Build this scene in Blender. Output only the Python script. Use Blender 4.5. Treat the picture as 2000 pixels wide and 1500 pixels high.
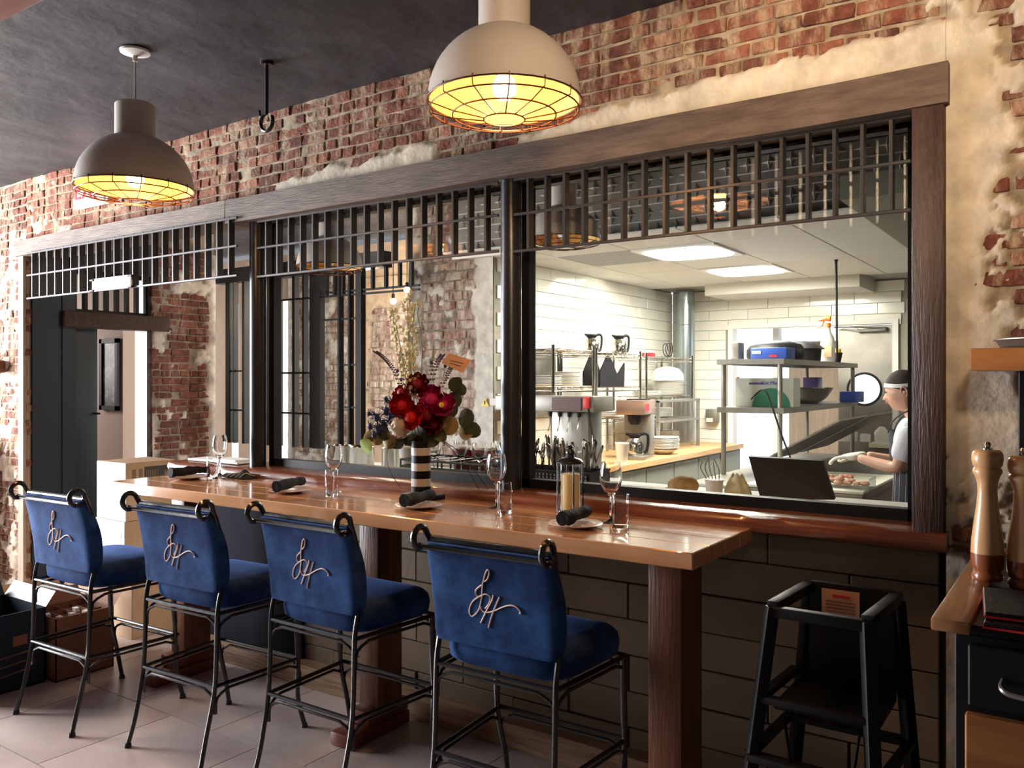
import bpy, bmesh, math, random
from mathutils import Vector, Matrix, noise
random.seed(7)
R = math.radians
for _o in list(bpy.data.objects): bpy.data.objects.remove(_o)
SC = bpy.context.scene
COL = SC.collection

# ------------------------------------------------------------------ camera
EYE = 1.55; YAW = 34.6; F = 1640.0; HY = 742.0
cd = bpy.data.cameras.new('camera'); cam = bpy.data.objects.new('camera', cd); COL.objects.link(cam)
cam.location = (0, 0, EYE); cam.rotation_euler = (R(90), 0, R(YAW))
cd.sensor_width = 36; cd.lens = F / 2000 * 36; cd.clip_start = .05; cd.shift_y = (HY - 750) / 2000
SC.camera = cam
sY, cY = math.sin(R(YAW)), math.cos(R(YAW))
def W(px, py, Y=None, Z=None, X=None):
    """measure a point of the place from the photograph, on a known plane"""
    u = (px - 1000) / F; v = (HY - py) / F
    if Y is not None: t = Y / (sY * u + cY)
    elif X is not None: t = X / (cY * u - sY)
    else: t = (Z - EYE) / v
    return Vector(((cY * u - sY) * t, (sY * u + cY) * t, EYE + v * t))

# ------------------------------------------------------------------ world, lights, exposure
SC.view_settings.view_transform = 'Standard'; SC.view_settings.look = 'None'
SC.view_settings.gamma = 1.0; SC.view_settings.exposure = 0.0
SC.view_settings.use_curve_mapping = False
w = bpy.data.worlds.new('world'); SC.world = w; w.use_nodes = True
bg = w.node_tree.nodes['Background']; bg.inputs[0].default_value = (.86, .92, 1.0, 1); bg.inputs[1].default_value = 2.6
def area(name, loc, target, sx, sy, power, col):
    l = bpy.data.lights.new(name, 'AREA'); l.shape = 'RECTANGLE'; l.size = sx; l.size_y = sy
    l.energy = power; l.color = col
    o = bpy.data.objects.new(name, l); COL.objects.link(o); o.location = loc
    o.rotation_euler = (Vector(target) - Vector(loc)).to_track_quat('-Z', 'Y').to_euler(); return o
def point(name, loc, power, col, rad=.03):
    l = bpy.data.lights.new(name, 'POINT'); l.energy = power; l.color = col; l.shadow_soft_size = rad
    o = bpy.data.objects.new(name, l); COL.objects.link(o); o.location = loc; return o
area('street_window_daylight', (-8.0, .85, 1.5), (-3.2, 2.3, .75), 2.2, 2.2, 800, (.92, .95, 1.0))
sp = area('upper_wall_fill', (.35, .1, 2.78), (-.9, 2.9, 2.62), .25, .25, 13, (1.0, .72, .46)); sp.data.spread = R(58)  # added warm fill for the upper right bricks, not a ceiling lamp
area('inner_room_fill', (-4.62, 5.62, 1.6), (-7.0, 6.1, 1.6), .45, 1.6, 60, (1.0, .96, .90))  # added fill hidden behind the pier to brighten the inner wall, no window there
area('front_fill_light', (1.3, -3.2, 1.8), (-2.0, 3.0, 1.3), 1.4, 1.4, 5, (1.0, .78, .58))  # added weak warm fill from behind the camera, no window there
area('side_room_fill', (-8.9, 3.25, 1.9), (-7.2, 4.3, 1.4), .6, 1.0, 40, (1.0, .93, .88))  # added fill, out of view, that brightens the pink wall
point('passage_fill', (-4.9, 4.1, 2.75), 16, (1.0, .86, .70), .08)  # added point light to brighten the passage and pier, no fitting
area('kitchen_panel_light_near', (-2.33, 5.56, 2.42), (-2.33, 5.56, 0), .6, .6, 85, (1.0, .97, .86))
area('kitchen_panel_light_far', (-2.32, 6.74, 2.42), (-2.32, 6.74, 0), .6, .6, 85, (1.0, .97, .86))
point('inner_wall_fill', (-5.3, 5.4, 2.3), 45, (1.0, .80, .58), .08)  # added point light for the front of the inner back wall, no fitting
area('kitchen_side_light', (-.4, 6.6, 2.2), (-.5, 6.6, 0), .5, .8, 14, (1.0, .97, .86))
area('above_rack_light', (-3.2, 6.6, 2.38), (-3.5, 6.4, 1.2), .3, 1.2, 12, (1.0, .96, .82))  # area light above the wire racks, aimed down at the tiled wall

# ------------------------------------------------------------------ materials
def mat(name, col, rough=.5, metal=0., spec=.5, col2=None, nscale=6., stretch=(1, 1, 1), contrast=(.35, .65),
        bump=0., bscale=60., coat=0., sheen=0., emit=None, trans=0., world=False, rnd=0., detail=6., alpha=1., ior=1.45, bstretch=None):
    m = bpy.data.materials.new(name); m.use_nodes = True; nt = m.node_tree; N = nt.nodes; L = nt.links
    b = N['Principled BSDF']
    def c4(c): return (c[0], c[1], c[2], 1)
    b.inputs['Base Color'].default_value = c4(col); b.inputs['Roughness'].default_value = rough
    b.inputs['Metallic'].default_value = metal; b.inputs['Specular IOR Level'].default_value = spec
    b.inputs['Coat Weight'].default_value = coat; b.inputs['Coat Roughness'].default_value = .08
    b.inputs['Transmission Weight'].default_value = trans; b.inputs['IOR'].default_value = ior
    if sheen: b.inputs['Sheen Weight'].default_value = sheen; b.inputs['Sheen Roughness'].default_value = .45; b.inputs['Sheen Tint'].default_value = c4([min(1, x * 4 + .1) for x in col])
    if emit: b.inputs['Emission Color'].default_value = c4(emit[0]); b.inputs['Emission Strength'].default_value = emit[1]
    if col2 or bump:
        if world: co = N.new('ShaderNodeNewGeometry').outputs['Position']
        else: co = N.new('ShaderNodeTexCoord').outputs['Object']
        mp = N.new('ShaderNodeMapping'); mp.inputs['Scale'].default_value = stretch; L.new(co, mp.inputs[0])
        if rnd:
            oi = N.new('ShaderNodeObjectInfo'); mu = N.new('ShaderNodeMath'); mu.operation = 'MULTIPLY'; mu.inputs[1].default_value = 37.
            L.new(oi.outputs['Random'], mu.inputs[0]); L.new(mu.outputs[0], mp.inputs['Location'])
    if col2:
        n = N.new('ShaderNodeTexNoise'); n.inputs['Scale'].default_value = nscale; n.inputs['Detail'].default_value = detail
        n.inputs['Roughness'].default_value = .6; L.new(mp.outputs[0], n.inputs[0])
        r = N.new('ShaderNodeValToRGB'); r.color_ramp.elements[0].position = contrast[0]; r.color_ramp.elements[1].position = contrast[1]
        r.color_ramp.elements[0].color = c4(col); r.color_ramp.elements[1].color = c4(col2); L.new(n.outputs[0], r.inputs[0])
        out = r.outputs[0]
        if rnd:
            hv = N.new('ShaderNodeHueSaturation'); mr = N.new('ShaderNodeMapRange'); mr.inputs[3].default_value = 1 - rnd; mr.inputs[4].default_value = 1 + rnd
            L.new(oi.outputs['Random'], mr.inputs[0]); L.new(mr.outputs[0], hv.inputs['Value']); L.new(out, hv.inputs['Color']); out = hv.outputs[0]
        L.new(out, b.inputs['Base Color'])
    if bump:
        if bstretch:
            mp2 = N.new('ShaderNodeMapping'); mp2.inputs['Scale'].default_value = bstretch; L.new(co, mp2.inputs[0])
        else: mp2 = mp
        n2 = N.new('ShaderNodeTexNoise'); n2.inputs['Scale'].default_value = bscale; n2.inputs['Detail'].default_value = 5; L.new(mp2.outputs[0], n2.inputs[0])
        bp = N.new('ShaderNodeBump'); bp.inputs['Strength'].default_value = bump; bp.inputs['Distance'].default_value = .01
        L.new(n2.outputs[0], bp.inputs['Height']); L.new(bp.outputs[0], b.inputs['Normal'])
    return m
def pane_mat(name, ior=1.5, tint=(.97, .98, .97), refl=1.0):
    m = bpy.data.materials.new(name); m.use_nodes = True; nt = m.node_tree; N = nt.nodes; L = nt.links
    N.remove(N['Principled BSDF']); o = N['Material Output']
    t = N.new('ShaderNodeBsdfTransparent'); t.inputs[0].default_value = (*tint, 1)
    g = N.new('ShaderNodeBsdfGlossy'); g.inputs['Roughness'].default_value = .0; g.inputs[0].default_value = (refl, refl, refl, 1)
    f = N.new('ShaderNodeFresnel'); gg = N.new('ShaderNodeNewGeometry'); mr = N.new('ShaderNodeMapRange'); mr.inputs[3].default_value = ior; mr.inputs[4].default_value = 1 / ior; L.new(gg.outputs['Backfacing'], mr.inputs[0]); L.new(mr.outputs[0], f.inputs[0]); x = N.new('ShaderNodeMixShader')
    L.new(f.outputs[0], x.inputs[0]); L.new(t.outputs[0], x.inputs[1]); L.new(g.outputs[0], x.inputs[2]); L.new(x.outputs[0], o.inputs[0])
    return m
def brick_mat(name, c1, c2, c3, wash, amt):
    """fired brick: colour differs from brick to brick, limewash and soot lie on it in drips"""
    m = bpy.data.materials.new(name); m.use_nodes = True; nt = m.node_tree; N = nt.nodes; L = nt.links; b = N['Principled BSDF']
    b.inputs['Roughness'].default_value = .9; b.inputs['Specular IOR Level'].default_value = .2
    oi = N.new('ShaderNodeObjectInfo'); r = N.new('ShaderNodeValToRGB'); r.color_ramp.elements[0].color = (*c1, 1); r.color_ramp.elements[1].color = (*c3, 1)
    e = r.color_ramp.elements.new(.5); e.color = (*c2, 1); L.new(oi.outputs['Random'], r.inputs[0])
    g = N.new('ShaderNodeNewGeometry')
    n = N.new('ShaderNodeTexNoise'); n.inputs['Scale'].default_value = 26; n.inputs['Detail'].default_value = 8; L.new(g.outputs['Position'], n.inputs[0])
    mx = N.new('ShaderNodeMix'); mx.data_type = 'RGBA'; mx.blend_type = 'MULTIPLY'; mx.inputs[0].default_value = .8
    rr = N.new('ShaderNodeValToRGB'); rr.color_ramp.elements[0].position = .3; rr.color_ramp.elements[1].position = .7
    rr.color_ramp.elements[0].color = (.45, .42, .42, 1); rr.color_ramp.elements[1].color = (1.25, 1.2, 1.15, 1); L.new(n.outputs[0], rr.inputs[0])
    L.new(r.outputs[0], mx.inputs[6]); L.new(rr.outputs[0], mx.inputs[7])
    mp = N.new('ShaderNodeMapping'); mp.inputs['Scale'].default_value = (9, 9, 2.6); L.new(g.outputs['Position'], mp.inputs[0])
    n2 = N.new('ShaderNodeTexNoise'); n2.inputs['Scale'].default_value = 1.7; n2.inputs['Detail'].default_value = 9; n2.inputs['Roughness'].default_value = .72; L.new(mp.outputs[0], n2.inputs[0])
    r2 = N.new('ShaderNodeValToRGB'); r2.color_ramp.elements[0].position = .62 - amt * .25; r2.color_ramp.elements[1].position = .80 - amt * .2
    r2.color_ramp.elements[0].color = (0, 0, 0, 1); r2.color_ramp.elements[1].color = (.85, .85, .85, 1); L.new(n2.outputs[0], r2.inputs[0])
    m2 = N.new('ShaderNodeMix'); m2.data_type = 'RGBA'; L.new(r2.outputs[0], m2.inputs[0]); L.new(mx.outputs[2], m2.inputs[6]); m2.inputs[7].default_value = (*wash, 1)
    L.new(m2.outputs[2], b.inputs['Base Color'])
    bp = N.new('ShaderNodeBump'); bp.inputs['Strength'].default_value = .9; bp.inputs['Distance'].default_value = .008
    n3 = N.new('ShaderNodeTexNoise'); n3.inputs['Scale'].default_value = 55; n3.inputs['Detail'].default_value = 6; L.new(g.outputs['Position'], n3.inputs[0])
    L.new(n3.outputs[0], bp.inputs['Height']); L.new(bp.outputs[0], b.inputs['Normal'])
    return m
def relief_mat(name, mortar, plaster):
    m = bpy.data.materials.new(name); m.use_nodes = True; nt = m.node_tree; N = nt.nodes; L = nt.links; b = N['Principled BSDF']
    b.inputs['Roughness'].default_value = .92; b.inputs['Specular IOR Level'].default_value = .2
    a = N.new('ShaderNodeAttribute'); a.attribute_name = 'coat'
    g = N.new('ShaderNodeNewGeometry'); n = N.new('ShaderNodeTexNoise'); n.inputs['Scale'].default_value = 14; n.inputs['Detail'].default_value = 8; L.new(g.outputs['Position'], n.inputs[0])
    def two(c, k):
        r = N.new('ShaderNodeValToRGB'); r.color_ramp.elements[0].position = .32; r.color_ramp.elements[1].position = .68
        r.color_ramp.elements[0].color = (*[x * k for x in c], 1); r.color_ramp.elements[1].color = (*c, 1); L.new(n.outputs[0], r.inputs[0]); return r.outputs[0]
    mx = N.new('ShaderNodeMix'); mx.data_type = 'RGBA'; L.new(a.outputs['Fac'], mx.inputs[0]); L.new(two(mortar, .45), mx.inputs[6]); L.new(two(plaster, .68), mx.inputs[7])
    L.new(mx.outputs[2], b.inputs['Base Color'])
    bp = N.new('ShaderNodeBump'); bp.inputs['Strength'].default_value = .5; bp.inputs['Distance'].default_value = .008
    n3 = N.new('ShaderNodeTexNoise'); n3.inputs['Scale'].default_value = 45; n3.inputs['Detail'].default_value = 6; L.new(g.outputs['Position'], n3.inputs[0])
    L.new(n3.outputs[0], bp.inputs['Height']); L.new(bp.outputs[0], b.inputs['Normal'])
    return m

m_brick = brick_mat('old_red_brick', (.22, .075, .048), (.13, .055, .042), (.30, .12, .075), (.50, .39, .26), .6)
m_brickin = brick_mat('inner_brick', (.20, .075, .055), (.13, .06, .05), (.25, .11, .08), (.42, .37, .33), .35)
m_brickpale = brick_mat('pale_brick', (.24, .11, .085), (.17, .085, .07), (.32, .17, .13), (.62, .56, .48), .9)
m_relief = relief_mat('mortar_and_plaster', (.43, .345, .24), (.66, .58, .46))
m_reliefin = relief_mat('inner_mortar', (.33, .27, .22), (.70, .66, .60))
m_ceil = mat('charcoal_ceiling_paint', (.022, .020, .023), .55, col2=(.05, .044, .048), nscale=2.2, bump=.9, bscale=9, world=True)
m_floor = mat('greige_floor_tile', (.42, .33, .30), .36, col2=(.55, .45, .41), nscale=2.5, world=True, rnd=.06, bump=.05, bscale=30)
m_grout = mat('floor_grout', (.24, .19, .17), .8)
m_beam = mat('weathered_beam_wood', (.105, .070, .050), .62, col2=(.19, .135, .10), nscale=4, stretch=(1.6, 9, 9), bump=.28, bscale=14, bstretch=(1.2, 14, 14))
m_beamshade = mat('shaded_beam_wood', (.070, .043, .029), .6, col2=(.13, .086, .060), nscale=4, stretch=(1.6, 9, 9), bump=.28, bscale=14, bstretch=(1.2, 14, 14))  # beam wood again, darkened in colour where the right beam gets less light
m_beamdark = mat('dark_stained_beam', (.035, .017, .012), .5, col2=(.075, .038, .026), nscale=3, stretch=(1.2, 14, 14), bump=.6, bscale=14, bstretch=(1.2, 14, 14))
m_jamb = mat('dark_stained_jamb', (.030, .013, .009), .45, col2=(.065, .030, .020), nscale=3, stretch=(14, 14, 1.0), bump=.5, bscale=14, bstretch=(14, 14, 1))
m_sill = mat('varnished_red_sill', (.13, .036, .018), .24, col2=(.25, .085, .038), nscale=3, stretch=(1.0, 16, 16), coat=.6, bump=.2, bscale=8, bstretch=(1, 16, 16))
m_table = mat('varnished_pine_top', (.56, .265, .118), .15, col2=(.68, .36, .18), nscale=2.4, stretch=(.7, 9, 9), coat=.7, bump=.012, bscale=10, bstretch=(1, 10, 10), rnd=.08, contrast=(.3, .7))
m_tleg = mat('brown_table_leg_wood', (.115, .038, .018), .42, col2=(.21, .082, .038), nscale=3, stretch=(13, 13, .9), bump=.25, bscale=9, bstretch=(14, 14, 1), contrast=(.3, .7))
m_plank = mat('pale_worn_plank', (.20, .105, .055), .5, col2=(.38, .235, .14), nscale=3, stretch=(1, 14, 14), bump=.4, bscale=10, bstretch=(1, 14, 14))
m_walltile = mat('taupe_wall_block', (.13, .085, .048), .5, col2=(.17, .115, .066), nscale=3, world=True, rnd=.12, bump=.15, bscale=40)
m_dark = mat('near_black', (.006, .006, .008), .5)
m_iron = mat('black_wrought_iron', (.012, .012, .014), .26, spec=.6, bump=.06, bscale=40, metal=.0, coat=.3)
m_bar = mat('grey_steel_bar', (.055, .050, .050), .38, metal=.5)
m_post = mat('dark_steel_post', (.030, .030, .036), .32, metal=.4, bump=.05, bscale=50)
m_navy = mat('dark_blue_black_paint', (.007, .014, .026), .45, bump=.05, bscale=20)
m_velvet = mat('blue_velvet', (.008, .028, .100), .8, spec=.12, col2=(.022, .072, .205), nscale=7, sheen=.45, contrast=(.42, .60), bump=.12, bscale=14)
m_velvetshade = mat('shaded_velvet_side', (.004, .010, .050), .8, spec=.12, sheen=.35, bump=.12, bscale=14)  # velvet darkened in colour for shaded cushion sides; no part uses it
m_thread = mat('blush_thread', (.90, .62, .50), .55)
m_cream = mat('cream_enamel', (.56, .49, .43), .5)
m_creamglow = mat('glow_tinted_enamel', (.88, .50, .12), .5)  # inner enamel coloured orange: the bulb's glow is put into the colour
m_cage = mat('copper_brown_wire', (.075, .022, .010), .4, metal=.4)
m_bulb = mat('glowing_bulb', (1, .8, .4), .4, emit=((1.0, .62, .22), 26))
m_white = mat('white_glaze', (.66, .64, .60), .2, coat=.4)
m_matwhite = mat('matte_white', (.78, .76, .72), .7)
m_tile = mat('white_subway_tile', (.76, .74, .66), .12, rnd=.03, col2=(.80, .78, .70), nscale=2)
m_kgrout = mat('grey_grout', (.30, .28, .24), .8)
m_ctile = mat('ceiling_panel', (.62, .60, .54), .85)
m_cgrid = mat('ceiling_grid', (.30, .29, .26), .6)
m_steel = mat('brushed_steel', (.24, .23, .21), .42, metal=.6, col2=(.32, .31, .28), nscale=8, stretch=(1, 30, 1))
m_steeld = mat('dull_steel', (.22, .205, .18), .42, metal=.75, col2=(.30, .28, .25), nscale=4)
m_chrome = mat('chrome', (.55, .53, .49), .14, metal=1.)
m_butcher = mat('butcher_block', (.55, .30, .12), .35, col2=(.72, .44, .20), nscale=3, stretch=(14, 1, 14), coat=.2)
m_cabinet = mat('greenish_cabinet', (.26, .27, .22), .5)
m_pipe = mat('duct_steel', (.35, .40, .42), .25, metal=.8)
m_card = mat('brown_cardboard', (.34, .21, .115), .85, col2=(.40, .26, .15), nscale=5)
m_cardd = mat('red_brown_cardboard', (.20, .095, .060), .85)
m_cardw = mat('white_cardboard', (.80, .82, .82), .8)
m_printb = mat('black_print', (.035, .028, .022), .7)
m_print = mat('teal_print', (.30, .42, .42), .8, col2=(.72, .76, .76), nscale=22, stretch=(1, 1, 2.4), contrast=(.42, .55))
m_glass = mat('clear_glass', (1, 1, 1), .0, trans=1., ior=1.46, spec=.5)
m_pane = pane_mat('window_pane_glass')
m_wax = mat('cream_candle_wax', (.78, .62, .33), .5)
m_napkin = mat('black_napkin', (.008, .007, .009), .9, bump=.4, bscale=60)
m_plate = mat('blush_plate', (.62, .42, .34), .25, coat=.5)
m_red = mat('signal_red', (.62, .02, .02), .5)
m_blue = mat('carton_blue', (.02, .07, .36), .5)
m_purple = mat('carton_purple', (.08, .07, .26), .5)
m_green = mat('carton_green', (.02, .20, .11), .5)
m_black = mat('black_plastic', (.006, .006, .007), .5, spec=.3)
m_shellwall = mat('dark_brown_back_wall', (.10, .06, .045), .8)
m_orange = mat('orange_plastic', (.85, .16, .03), .4)
m_yellow = mat('yellow_paint', (.85, .60, .06), .5)
m_pepper = mat('turned_beech', (.60, .33, .15), .3, col2=(.74, .45, .22), nscale=3, stretch=(9, 9, 1), coat=.5)
m_redwood = mat('dark_red_wood', (.16, .035, .018), .35, coat=.3)
m_cabwood = mat('orange_brown_panel', (.26, .090, .022), .35, col2=(.42, .17, .05), nscale=2.4, stretch=(1, 9, 9), contrast=(.3, .7), coat=.2)
m_edgewood = mat('amber_wood_edge', (.26, .115, .042), .32, col2=(.40, .19, .08), nscale=3, stretch=(12, 1.4, 12), contrast=(.3, .7), coat=.3)
m_leather = mat('black_leather', (.006, .005, .006), .5, spec=.3, bump=.2, bscale=90)
m_pink = mat('pink_plaster', (.60, .48, .43), .8)
m_tan = mat('tan_wood', (.36, .27, .20), .6, col2=(.27, .20, .15), nscale=3, stretch=(12, 12, 1))
m_warmpl = mat('warm_plaster', (.62, .46, .32), .85, col2=(.50, .36, .25), nscale=3, bump=.3, bscale=20)
m_skin = mat('skin', (.55, .30, .20), .5)
m_shirt = mat('white_shirt', (.62, .62, .66), .8, bump=.4, bscale=14)
m_apron = mat('striped_dark_apron', (.020, .020, .026), .8)
m_hair = mat('dark_brown_hair', (.030, .015, .009), .75, bump=.5, bscale=40, bstretch=(1, 1, 14))
m_glove = mat('pale_glove', (.70, .66, .56), .45)
m_paper = mat('paper_label', (.66, .36, .20), .7)
m_lightpanel = mat('lit_diffuser', (1, 1, 1), .5, emit=((1.0, .98, .88), 9))
m_tin = mat('stamped_tin', (.16, .14, .115), .5, metal=.2, col2=(.24, .21, .17), nscale=3)
m_tinstar = mat('pressed_tin_star', (.75, .73, .68), .25, metal=.25)
m_petr = mat('red_petal', (.60, .008, .012), .6)
m_petd = mat('deep_red_petal', (.24, .004, .012), .6)
m_petm = mat('magenta_petal', (.50, .010, .12), .6)
m_petw = mat('white_petal', (.60, .56, .46), .6)
m_leafd = mat('dark_leaf', (.045, .060, .028), .5)
m_leafg = mat('gold_green_leaf', (.30, .22, .07), .45)
m_leafy = mat('yellow_green_leaf', (.26, .34, .05), .5)
m_stem = mat('green_stem', (.14, .20, .06), .6)
m_bud = mat('cream_bud', (.66, .60, .38), .6)
m_thistle = mat('blue_thistle', (.020, .035, .12), .6)
m_plum = mat('plum_leaf', (.075, .045, .085), .5)
m_bread = mat('crusty_bread', (.30, .16, .055), .8, col2=(.45, .28, .11), nscale=20)
m_meat = mat('sliced_meat', (.42, .17, .12), .5, col2=(.62, .38, .28), nscale=20)
m_board = mat('white_cutting_board', (.70, .70, .58), .5)
m_vent = mat('grey_vent_panel', (.30, .30, .28), .7)
m_soff = mat('greige_soffit', (.24, .23, .17), .7)
m_frost = mat('frosted_plastic', (.72, .72, .68), .35)
m_clearblue = mat('blue_plastic', (.03, .25, .55), .3)
m_maroon = mat('maroon_tub', (.22, .03, .03), .3)

# ------------------------------------------------------------------ geometry helpers
class MB:
    def __init__(s): s.bm = bmesh.new(); s.mi = 0
    def _f(s, vs):
        try: f = s.bm.faces.new(vs); f.material_index = s.mi; return f
        except ValueError: return None
    def box(s, x0, x1, y0, y1, z0, z1, bev=0., M=None, jit=0.):
        x0, x1 = min(x0, x1), max(x0, x1); y0, y1 = min(y0, y1), max(y0, y1); z0, z1 = min(z0, z1), max(z0, z1)
        vs = [s.bm.verts.new((x, y, z)) for x in (x0, x1) for y in (y0, y1) for z in (z0, z1)]
        if jit:
            for v in vs: v.co += Vector([random.uniform(-jit, jit) for _ in range(3)])
        fs = [s._f([vs[i] for i in q]) for q in ((0, 1, 3, 2), (4, 6, 7, 5), (0, 4, 5, 1), (2, 3, 7, 6), (0, 2, 6, 4), (1, 5, 7, 3))]
        if bev:
            es = list({e for f in fs for e in f.edges})
            r = bmesh.ops.bevel(s.bm, geom=es, offset=min(bev, .49 * min(x1 - x0, y1 - y0, z1 - z0)), segments=1 if bev < .004 else 2, affect='EDGES', profile=.5)
            for f in r['faces']: f.material_index = s.mi
            if M: vs = list({v for f in r['faces'] for v in f.verts} | {v for v in vs if v.is_valid})
        if M:
            for v in vs:
                if v.is_valid: v.co = M @ v.co
        return s
    def tube(s, pts, r, n=8, closed=False, cap=True, flat=1.):
        pts = [Vector(p) for p in pts]; k = len(pts); rs = r if isinstance(r, (list, tuple)) else [r] * k
        rings = []; up = None
        for i, p in enumerate(pts):
            if closed: d = pts[(i + 1) % k] - pts[i - 1]
            else: d = pts[min(i + 1, k - 1)] - pts[max(i - 1, 0)]
            d = d.normalized() if d.length > 1e-9 else Vector((0, 0, 1))
            if up is None: up = Vector((0, 0, 1)) if abs(d.z) < .9 else Vector((1, 0, 0))
            a = d.cross(up)
            if a.length < 1e-4: a = d.cross(Vector((0, 1, 0)))
            a.normalize(); b = a.cross(d).normalized(); up = b
            rings.append([s.bm.verts.new(p + (a * math.cos(t) + b * math.sin(t) * flat) * rs[i]) for t in [2 * math.pi * j / n for j in range(n)]])
        m = k if closed else k - 1
        for i in range(m):
            A, B = rings[i], rings[(i + 1) % k]
            for j in range(n): s._f([A[j], A[(j + 1) % n], B[(j + 1) % n], B[j]])
        if cap and not closed: s._f(rings[0][::-1]); s._f(rings[-1])
        return s
    def cyl(s, p0, p1, r0, r1=None, n=16): return s.tube([p0, p1], [r0, r0 if r1 is None else r1], n)
    def lathe(s, prof, n=28, c=(0, 0, 0), sx=1., sy=1., a0=0., cols=None):
        rings = []
        for r, z in prof:
            if r < 1e-5: rings.append([s.bm.verts.new((c[0], c[1], c[2] + z))])
            else: rings.append([s.bm.verts.new((c[0] + r * sx * math.cos(a0 + 2 * math.pi * j / n), c[1] + r * sy * math.sin(a0 + 2 * math.pi * j / n), c[2] + z)) for j in range(n)])
        for i in range(len(rings) - 1):
            A, B = rings[i], rings[i + 1]
            if cols: s.mi = cols[i]
            for j in range(n):
                k = (j + 1) % n
                if len(A) == 1 and len(B) == 1: continue
                if len(A) == 1: s._f([A[0], B[k], B[j]])
                elif len(B) == 1: s._f([A[j], A[k], B[0]])
                else: s._f([A[j], A[k], B[k], B[j]])
        return s
    def ball(s, c, r, n=12, sc=(1, 1, 1)):
        pr = [(math.sin(math.pi * i / (n // 2)) , -math.cos(math.pi * i / (n // 2))) for i in range(n // 2 + 1)]
        bm0 = len(s.bm.verts); s.lathe([(p[0] * r if 0 < i < n // 2 else 0, p[1] * r * sc[2]) for i, p in enumerate(pr)], n, c, sc[0], sc[1]); return s
    def grid(s, f, nu, nv, cu=False):
        V = [[s.bm.verts.new(f(i / nu, j / nv)) for j in range(nv + 1)] for i in range(nu + (0 if cu else 1))]
        for i in range(nu):
            for j in range(nv):
                A = V[i]; B = V[(i + 1) % len(V)]; s._f([A[j], B[j], B[j + 1], A[j + 1]])
        return V
    def prism(s, poly, d0, d1, plane='xz'):
        def P(a, b, d): return {'xz': (a, d, b), 'yz': (d, a, b), 'xy': (a, b, d)}[plane]
        A = [s.bm.verts.new(P(a, b, d0)) for a, b in poly]; B = [s.bm.verts.new(P(a, b, d1)) for a, b in poly]; n = len(poly)
        s._f(A[::-1]); s._f(B)
        for i in range(n): s._f([A[i], A[(i + 1) % n], B[(i + 1) % n], B[i]])
        return s
    def xf(s, M):
        for v in s.bm.verts: v.co = M @ v.co
        return s
    def build(s, name, m, parent=None, smooth=35, loc=None, world=False, fix=True):
        if fix: bmesh.ops.recalc_face_normals(s.bm, faces=s.bm.faces)
        if world:
            off = Vector(loc) if loc is not None else (parent.location if parent else Vector())
            if parent and parent.rotation_euler.z:
                Mi = (Matrix.Translation(parent.location) @ Matrix.Rotation(parent.rotation_euler.z, 4, 'Z')).inverted(); s.xf(Mi)
            else:
                for v in s.bm.verts: v.co -= off
        me = bpy.data.meshes.new(name); s.bm.to_mesh(me); s.bm.free()
        for q in (m if isinstance(m, (list, tuple)) else [m]): me.materials.append(q)
        if smooth:
            me.shade_smooth(); me.set_sharp_from_angle(angle=R(smooth))
        o = bpy.data.objects.new(name, me); COL.objects.link(o)
        if parent: o.parent = parent
        elif loc is not None: o.location = loc
        return o
def tag(o, label, cat, group=None):
    o['label'] = label; o['category'] = cat
    if group: o['group'] = group
    return o
def thing(name, label, cat, loc=(0, 0, 0), rz=0., group=None):
    o = bpy.data.objects.new(name, None); COL.objects.link(o); o.location = loc; o.rotation_euler = (0, 0, rz); o.empty_display_size = .1
    return tag(o, label, cat, group)
def struct(o): o['kind'] = 'structure'; return o
def stuff(o): o['kind'] = 'stuff'; return o
def dup(root, loc=None, rz=None, label=None):
    r = root.copy(); COL.objects.link(r)
    if loc is not None: r.location = loc
    if rz is not None: r.rotation_euler = (0, 0, rz)
    if label: r['label'] = label
    for ch in [o for o in bpy.data.objects if o.parent == root]:
        c = ch.copy(); COL.objects.link(c); c.parent = r
        for g in [o for o in bpy.data.objects if o.parent == ch]:
            d = g.copy(); COL.objects.link(d); d.parent = c
    return r
def inst(me, name, parent, loc, rz=0, sc=(1, 1, 1)):
    o = bpy.data.objects.new(name, me); COL.objects.link(o); o.parent = parent; o.location = loc; o.rotation_euler = (0, 0, rz); o.scale = sc; return o
def text(name, s, size, m, parent, loc, rot, depth=.001, align='CENTER', space=1.):
    c = bpy.data.curves.new(name, 'FONT'); c.body = s; c.size = size; c.extrude = depth; c.align_x = align; c.align_y = 'CENTER'; c.space_character = space; c.resolution_u = 2
    t = bpy.data.objects.new(name + '_tmp', c); COL.objects.link(t)
    dg = bpy.context.evaluated_depsgraph_get(); me = bpy.data.meshes.new_from_object(t.evaluated_get(dg)); bpy.data.objects.remove(t)
    me.materials.clear(); me.materials.append(m); o = bpy.data.objects.new(name, me); COL.objects.link(o); o.parent = parent; o.location = loc; o.rotation_euler = rot; return o
def fr(x, y, z, s): return noise.fractal(Vector((x * s, y * s, z * s)), 1.0, 2.0, 4)
def smooth_curve(pts, n=8):
    P = [Vector(p) for p in pts]; out = []
    for i in range(len(P) - 1):
        a = P[max(i - 1, 0)]; b = P[i]; c = P[i + 1]; d = P[min(i + 2, len(P) - 1)]
        for k in range(n):
            t = k / n; out.append(.5 * ((2 * b) + (c - a) * t + (2 * a - 5 * b + 4 * c - d) * t * t + (3 * b - a - 3 * c + d) * t ** 3))
    out.append(P[-1]); return out
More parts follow.
